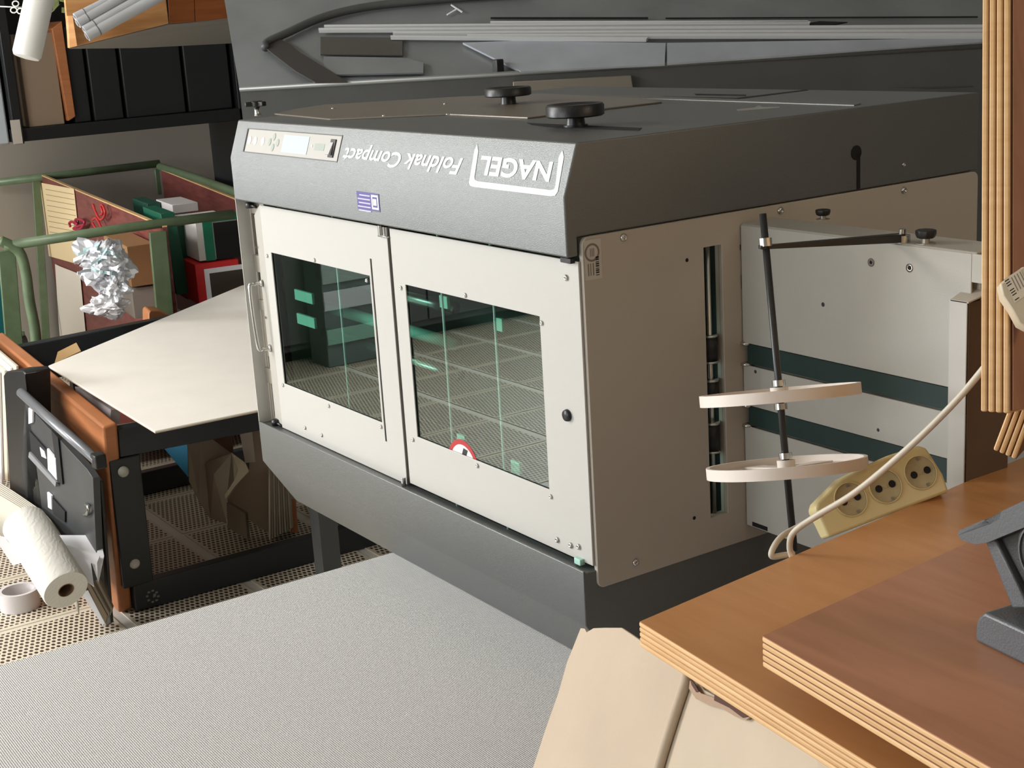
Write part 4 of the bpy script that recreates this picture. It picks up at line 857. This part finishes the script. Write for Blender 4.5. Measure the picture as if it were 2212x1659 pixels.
# boxes in the trolley (near row)
def cbox(name,px0,py0,px1,py1,d,depth,m,label,cat,lean=0,bev=.002):
    a=gN(px0,py0,d); w=(gN(px1,py0,d)-a).dot(gu_); z0=gN(px0,py1,d).z; b=NB()
    o=V((a.x,a.y,0)); P=[]
    for zz,ln in ((z0,0),(a.z,lean)):
        for u__,v___ in ((0,0),(w,0),(w,depth),(0,depth)): P.append(o+gu_*(u__+ln)+gv_*v___+V((0,0,zz)))
    hexa(b,P); o_=obj(name,b,m,None,bevel=bev); tag(o_,label,cat); return o_
KB=mat('kraft_box',(150,110,70),.8,0,.1,60)
bx_=cbox('carton',274,533,335,622,.10,.45,KB,'brown carton standing in the trolley right of the silver foil bag','carton')
cbox('carton',284,624,338,690,.12,.4,mat('grey_carton',(150,140,130),.8),'grey-beige carton under the brown carton in the trolley','carton')
DGR=mat('dark_green_card',(20,92,68),.5)
cbox('green_binder',362,460,392,640,.25,.32,DGR,'dark green binder leaning in the trolley behind the near rail, nearest the flat post','binder',-.03)
cbox('green_binder',318,440,346,560,.9,.3,mat('bottle_green',(24,74,60),.5),'dark green binder standing further back in the trolley','binder')
cbox('green_folder_box',386,480,420,650,.30,.3,mat('mid_green_card',(22,84,62),.5),'tall green box file beside the leaning green binder','binder',-.05)
cbox('grey_box_file',400,475,440,640,.6,.3,mat('grey_file',(170,164,164),.7),'pale grey box file behind the green binders','box file')
wb=cbox('white_green_box',422,482,512,566,.10,.35,mat('white_carton',(220,218,214),.6),'white box with a green front frame standing on the red box','box')
b=NB(); plate(b,0,.30,0,.19,0,.004,[(.04,.31,-.01,.16)],lambda a,c,t:gN(446,564,.10)+gu_*a+V((0,0,c))-gv_*(t+.001)); obj('green_frame',b,mat('vivid_green',(0,110,80),.5),wb)
b=NB(); plate(b,.045,.30,0,.155,0,.003,[],lambda a,c,t:gN(446,564,.10)+gu_*a+V((0,0,c))-gv_*(t+.001)); obj('dark_window',b,VOID,wb)
rb=cbox('red_box',421,572,516,660,.08,.35,mat('red_carton',(206,34,36),.5),'red box with a white framed dark window, lowest at the trolley right end','box')
b=NB(); plate(b,0,.28,-.1,.115,0,.004,[(.02,.3,-.2,.095)],lambda a,c,t:gN(447,640,.08)+gu_*a+V((0,0,c))-gv_*(t+.001)); obj('white_frame',b,PAPER,rb)
b=NB(); plate(b,.02,.28,-.1,.095,0,.003,[],lambda a,c,t:gN(447,640,.08)+gu_*a+V((0,0,c))-gv_*(t+.001)); obj('dark_window',b,mat('dark_brown_window',(60,50,42),.4),rb)
cbox('white_box',372,443,428,462,.7,.3,mat('light_box',(196,190,188),.7),'flat pale box on top of the files at the trolley back','box')
# teal crate at far left
cbox('teal_crate',-40,575,8,740,.12,.4,mat('teal_crate',(10,92,96),.5),'teal crate cut by the left border in the trolley','crate')
leafS('yellow_board',[(-10,500),(18,525),(18,540),(-10,520)],gN(10,530,.3),EDG,'yellow board edge above the left end of the trolley','board')

# ------------------------------------------------------------------ black rack upper left
XR=-5.3
RK=thing('black_rack',(XR,1.2,0),'tall black steel rack with a shelf of black binders, upper left behind the trolley','rack')
RB=mat('rack_black',(28,30,32),.45)
def xr(px,py,x=XR): return at(px,py,'x',x)
sA=xr(50,292); sB=xr(530,248)
b=NB(); box(b,(XR-.42,sA.y-.05,sA.z-.03),(XR,sB.y,sA.z+.03)); obj('shelf_board',b,RB,RK,bevel=.003)
pa=xr(12,20); pb2=xr(50,310)
b=NB(); box(b,(XR-.03,xr(30,300).y,pb2.z),(XR+.02,xr(50,300).y,2.4)); po=obj('upright',b,RB,RK,bevel=.003)
b=NB(); q=xr(36,285,XR+.022); box(b,(XR+.0205,q.y-.022,q.z-.055),(XR+.0225,q.y+.022,q.z+.055)); obj('shelf_tag',b,mat('tag_grey',(200,194,184),.6),po)
b=NB(); box(b,(XR-.42,sB.y-.03,0),(XR,sB.y+.02,2.4)); obj('end_panel',b,RB,RK,bevel=.003)
b=NB(); box(b,(XR-.42,sA.y-.05,2.1),(XR,sB.y,2.14)); obj('shelf_board',b,RB,RK)
b=NB(); box(b,(XR-.42,sA.y-.1,sA.z),(XR-.40,sB.y,2.4)); obj('back_panel',b,mat('rack_back',(40,40,42),.6),RK)
b=NB(); box(b,(XR-.42,sA.y-.5,sA.z-.04),(XR-.03,sA.y-.055,2.3)); tag(obj('white_appliance',b,mat('cool_white',(196,206,214),.4),bevel=.01),'cool white appliance side cut by the left border beside the black rack','appliance')
BBX=mat('black_binder',(30,32,35),.5,0,.2,150)
zsh=sA.z+.031
for k,(x0,x1,top) in enumerate(((163,203,112),(206,274,100),(277,410,84),(413,512,68))):
    ya=xr(x0+2,240).y; yb_=xr(x1,240).y-.006; zt_=xr((x0+x1)/2,top).z+.12
    b=NB(); box(b,(XR-.32,ya,zsh),(XR-.03,yb_,zt_)); tag(obj('binder_box',b,BBX,bevel=.006),['narrow black binder box beside the wood plank, first from the left','black binder box on the rack, second from the left','widest black binder box on the rack shelf','black binder box at the rack right end'][k],'binder box')
b=NB(); box(b,(XR-.30,xr(68,270).y,zsh),(XR-.03,xr(144,260).y,xr(100,70).z)); tag(obj('beige_carton',b,mat('taupe_carton',(150,130,110),.75),bevel=.004),'taupe carton at the left end of the rack shelf','carton')
b=NB(); slab(b,[xr(112,62,XR-.01),xr(134,45,XR-.01),xr(164,252,XR-.01),xr(148,262,XR-.01)],(-.25,0,0)); tag(obj('wood_plank',b,BROWN,bevel=.004),'orange-brown wood plank upright between the taupe carton and the binders','plank')
# tilted wooden drawer above with grey tubes
WD=thing('tilted_wooden_crate',atz(300,60,5.2),'open orange wooden crate with a grey underside jutting out over the binders','crate')
OW=wood('lit_orange_wood',(200,140,84),(222,168,112),6,(1,1,8),.45); OW2=wood('brown_orange_wood',(158,88,40),(176,104,54),6,(1,1,8),.45)  # end board wood painted lighter for the light falling on it
dA,dB,dC=5.05,5.25,5.9
def quadslab(name,pts,deps,off,m,par): b=NB(); slab(b,[CAM+ray(x,y)*d for (x,y),d in zip(pts,deps)],off); return obj(name,b,m,par,bevel=.002)
quadslab('end_board',[(150,104),(365,51),(352,-60),(140,-10)],[dA,dB,dB,dA],V((-.03,.005,0)),OW,WD) 
quadslab('end_lip',[(150,104),(168,100),(158,33),(146,34)],[dA-.01,dA-.01,dA-.01,dA-.01],V((-.02,0,0)),OW,WD)
for x0,x1,dd in ((366,421,0),(423,545,1),(548,795,2)):
    f=lambda x:dB+(dC-dB)*(x-365)/430
    g=lambda x:51-33*(x-365)/430
    quadslab('front_board',[(x0,g(x0)),(x1,g(x1)),(x1-4,-60),(x0-6,-60)],[f(x0),f(x1),f(x1),f(x0)],V((-.02,.012,0)),OW2,WD)
quadslab('bottom_board',[(150,106),(366,53),(795,20),(540,92),(300,104)],[dA+.01,dB+.01,dC+.01,dC+.05,5.5],V((-.01,.0,.012)),mat('grey_underside',(134,130,124),.7),WD)
TUB=mat('grey_foam_tube',(184,186,190),.6)
for k,(p,q,r) in enumerate((((163,38),(330,-45),.016),((168,50),(345,-50),.018),((183,66),(370,-40),.017),((188,78),(395,-35),.019))):
    a=CAM+ray(*p)*5.0; c=CAM+ray(*q)*5.1; b=NB(); tube(b,[a,c],r,18); t=tag(obj('grey_tube',b,TUB,None,'auto'),['thin grey foam tube in the crate, topmost of the four','grey foam tube in the crate, second from the top','grey foam tube in the crate, third from the top','thickest grey foam tube in the crate, lowest'][k],'tube')
    m_=a.lerp(c,.11); n_=a.lerp(c,.12); b=NB(); tube(b,[m_,n_],r+.0012,18); obj('dark_band',b,GR,t,True)
    d=(c-a).normalized(); b=NB(); tube(b,[a-d*.004,a+d*.001],r*.6,12); obj('end_hole',b,mat('tube_end',(150,152,156),.6),t)
a=CAM+ray(98,-60)*4.7; c=CAM+ray(57,124)*4.7; dd=(c-a).normalized()
b=NB(); lathe(b,[(0,0),(.044,0),(.046,.01),(.046,(c-a).length-.012),(.040,(c-a).length),(0,(c-a).length+.006)],a,dd,32); tag(obj('white_roll',b,mat('white_roll_paper',(226,226,222),.7),None,'auto'),'thick white paper roll hanging down at the top left corner','roll')
b=NB(); GRN=mat('olive_foliage',(96,104,56),.8,var=.4,vscale=12)
c=CAM+ray(132,0)*5.3
for k in range(26):
    p=c+ROT@V((random.uniform(-.04,.07),random.uniform(-.05,.09),random.uniform(-.05,.05))); u1=V((random.gauss(0,1),random.gauss(0,1),random.gauss(0,1))).normalized(); w1=u1.orthogonal().normalized()
    slab(b,[p,p+u1*.03+w1*.012,p+u1*.06,p+u1*.03-w1*.012],u1.cross(w1)*.001)
tag(obj('green_garland',b,GRN),'olive green garland between the white roll and the crate','garland',kind='stuff')
b=NB(); 
for k in range(3): 
    cx,cy=((34,8),(30,22),(44,24))[k]; P=[CAM+ray(cx+7*math.cos(t*.7),cy+6*math.sin(t*.7))*4.75 for t in range(10)]; tube(b,P,.0022,6)
tube(b,[CAM+ray(0,14)*4.76,CAM+ray(46,16)*4.76],.002,6)
tag(obj('white_wire',b,WHITE,None,True),'small white looped wire at the top left corner left of the roll','wire')

# ------------------------------------------------------------------ long grey steel housing behind the machine
HM=mat('dark_steel_housing',(78,80,80),.45,.2,.1,120,var=.10,vscale=8)
HM2=mat('dull_sheet_steel',(128,132,134),.40,.25,.08,60,var=.16,vscale=5)
HM3=mat('pale_steel_edge',(176,178,174),.35,.5)
D0=4.0
R1=atz(518,193,D0); R2=atz(2140,99,D0); zr_=(R1.z+R2.z)/2
hd_=(R2-R1); hdir=V((hd_.x,hd_.y,0)).normalized(); hb=V((-hdir.y,hdir.x,0))
if hb.dot(ray(1106,829))<0: hb=-hb
HS=thing('steel_press_housing',(R1+R2)/2*1,'long dark steel housing with a raised rim and sloping deck behind the folding machine','housing')
HS.location=V(((R1+R2)/2).xy.to_3d())
b=NB(); slab(b,[R1,R2,R2-V((0,0,.62)),R1-V((0,0,.62))],hb*.03); obj('front_wall',b,HM,HS)
b=NB(); tube(b,[R1,R2],.007,10); obj('rim',b,mat('rim_grey',(112,114,112),.4,.4),HS,True)
sl=math.radians(30); Sd=(hb*math.cos(sl)+V((0,0,math.sin(sl)))).normalized(); Sn=hdir.cross(Sd).normalized()
if Sn.z<0: Sn=-Sn
b=NB(); slab(b,[R1+V((0,0,-.01)),R2+V((0,0,-.01)),atp(2180,-90,R1,Sn),atp(470,-90,R1,Sn)],-Sn*.02); obj('deck',b,HM2,HS)
b=NB(); slab(b,[R1-V((0,0,.62)),R2-V((0,0,.62)),R2-V((0,0,.62))+hb*.78,R1-V((0,0,.62))+hb*.78],(0,0,.02)); obj('base_plate',b,HM,HS)
for e in ():
    b=NB(); slab(b,[e,e+Sd*.9,e+hb*.78-V((0,0,.62)),e-V((0,0,.62))],hdir*.02); obj('end_cheek',b,HM,HS)
for s in (.05,.95):
    for t in (.08,.7):
        p=R1.lerp(R2,s)+hb*t; b=NB(); box(b,(p.x-.03,p.y-.03,0),(p.x+.03,p.y+.03,zr_-.6)); obj('leg',b,HM,HS)
def dk(px,py,h=0): return atp(px,py,R1,Sn)+Sn*h
def sheet(name,pts,h,th,m,label,par=None,cat='sheet',group=None):
    b=NB(); slab(b,[dk(*q,h) for q in pts],Sn*th); bmesh.ops.triangulate(b,faces=b.faces); o=obj(name,b,m,par)
    if label: tag(o,label,cat,group)
    return o
sheet('deck_panel',[(1125,158),(1436,142),(1438,97),(1120,92),(1000,96)],.0,.006,mat('blue_steel',(168,174,182),.36,.2,.05,60,var=.12,vscale=7),None,HS)
sheet('deck_panel',[(1441,141),(2130,94),(2130,86),(1441,97)],.0,.006,MATS['blue_steel'],None,HS)
sheet('deck_panel',[(693,120),(870,122),(870,84),(693,82)],.0,.004,mat('dull_brown_steel',(86,84,80),.4,.4),None,HS)
sheet('deck_panel',[(700,165),(915,160),(915,138),(870,128),(700,125)],.0,.005,HM2,None,HS)
sheet('dark_strap',[(575,110),(583,98),(605,90),(628,102),(650,120),(752,183),(682,184),(640,160)],.006,.004,mat('strap_dark',(52,48,46),.6),'dark brown strap lying bent across the left end of the steel deck',None,'strap')
b=NB(); tube(b,spline([dk(575,112,.012),dk(578,100,.012),dk(620,80,.012),dk(700,45,.012),dk(800,22,.012),dk(960,6,.012),dk(1150,-8,.012)],6),.012,10); obj('curved_rim',b,HM,HS,True)
SH=[((702,64),(1750,57),(1748,60.5),(702,68)),((690,71),(2130,64),(2130,70),(690,75)),((850,78),(2130,74),(2130,79),(850,82)),((1010,84),(2130,82),(2130,88.5),(1010,88)),((845,87),(1400,91),(1396,95),(845,90)),((1060,56),(1745,55),(1744,59),(1060,60))]
for k,q in enumerate(SH):
    sheet('steel_strip',q,.006,.010,mat('bright_sheet_steel',(206,209,210),.4,.1),['long thin steel sheet in the stack on the deck, second from the top','long thin steel sheet in the stack on the deck, third from the top','long thin steel sheet in the stack on the deck, fourth from the top','thickest lowest long steel sheet reaching the upright wood panel','short steel sheet at the bottom left of the stack on the deck','short steel sheet on top of the stack on the deck, ending at a dark notch'][k],None,'steel sheet','stack of thin steel sheets')
sheet('dark_gap',[(1748,57),(1770,53),(1830,55),(1800,61),(1750,62)],.008,.003,VOID,None,HS)
sheet('deck_seam',[(1060,39),(1400,39),(1400,42),(1060,42)],.001,.002,VOID,None,HS)
sheet('deck_seam',[(1438,40),(2112,37),(2112,39.5),(1438,42)],.001,.002,VOID,None,HS)
for k,q in enumerate((((965,34),(985,22),(987,24),(967,36)),((975,12),(1000,28),(998,30),(974,14)))): sheet('paper_scrap',q,.003,.002,PAPER,['thin white paper scrap on the upper steel deck, lower arm','thin white paper scrap on the upper steel deck, upper arm'][k],None,'paper')
p=dk(1077,152,.0); b=NB(); box(b,p-V((.012,.012,.01)),p+V((.012,.012,.03))); obj('stop_block',b,BLACK,HS,bevel=.003)
# dark plinth column between rack and machine

b=NB(); slab(b,[atp(x,y,R1,hb)-hb*.003 for x,y in ((1108,176),(1362,162),(1368,200),(1110,212))],-hb*.02); obj('front_box',b,mat('taupe_steel',(120,114,104),.45,.2),HS,bevel=.002)

# added banded block by the cupboard, unseen, brightening the reflection in the left glass
CS=thing('reflected_block',(-5.1,-2.25,0),'added pale banded block, out of view, giving bright bands in the left glass door','block')
b=NB(); box(b,(-5.20,-2.5,0),(-5.0,-2.0,.66)); obj('block_body',b,mat('block_grey',(110,124,126),.5),CS,bevel=.004)
for z0_,z1_,cc_ in ((.44,.65,(168,190,190)),(.30,.40,(214,222,232)),(.12,.20,(150,200,184))):
    b=NB(); box(b,(-5.0,-2.5,z0_),(-4.985,-2.0,z1_)); obj('band_panel',b,mat('band_%d'%cc_[0],cc_,.5),CS,bevel=.003)
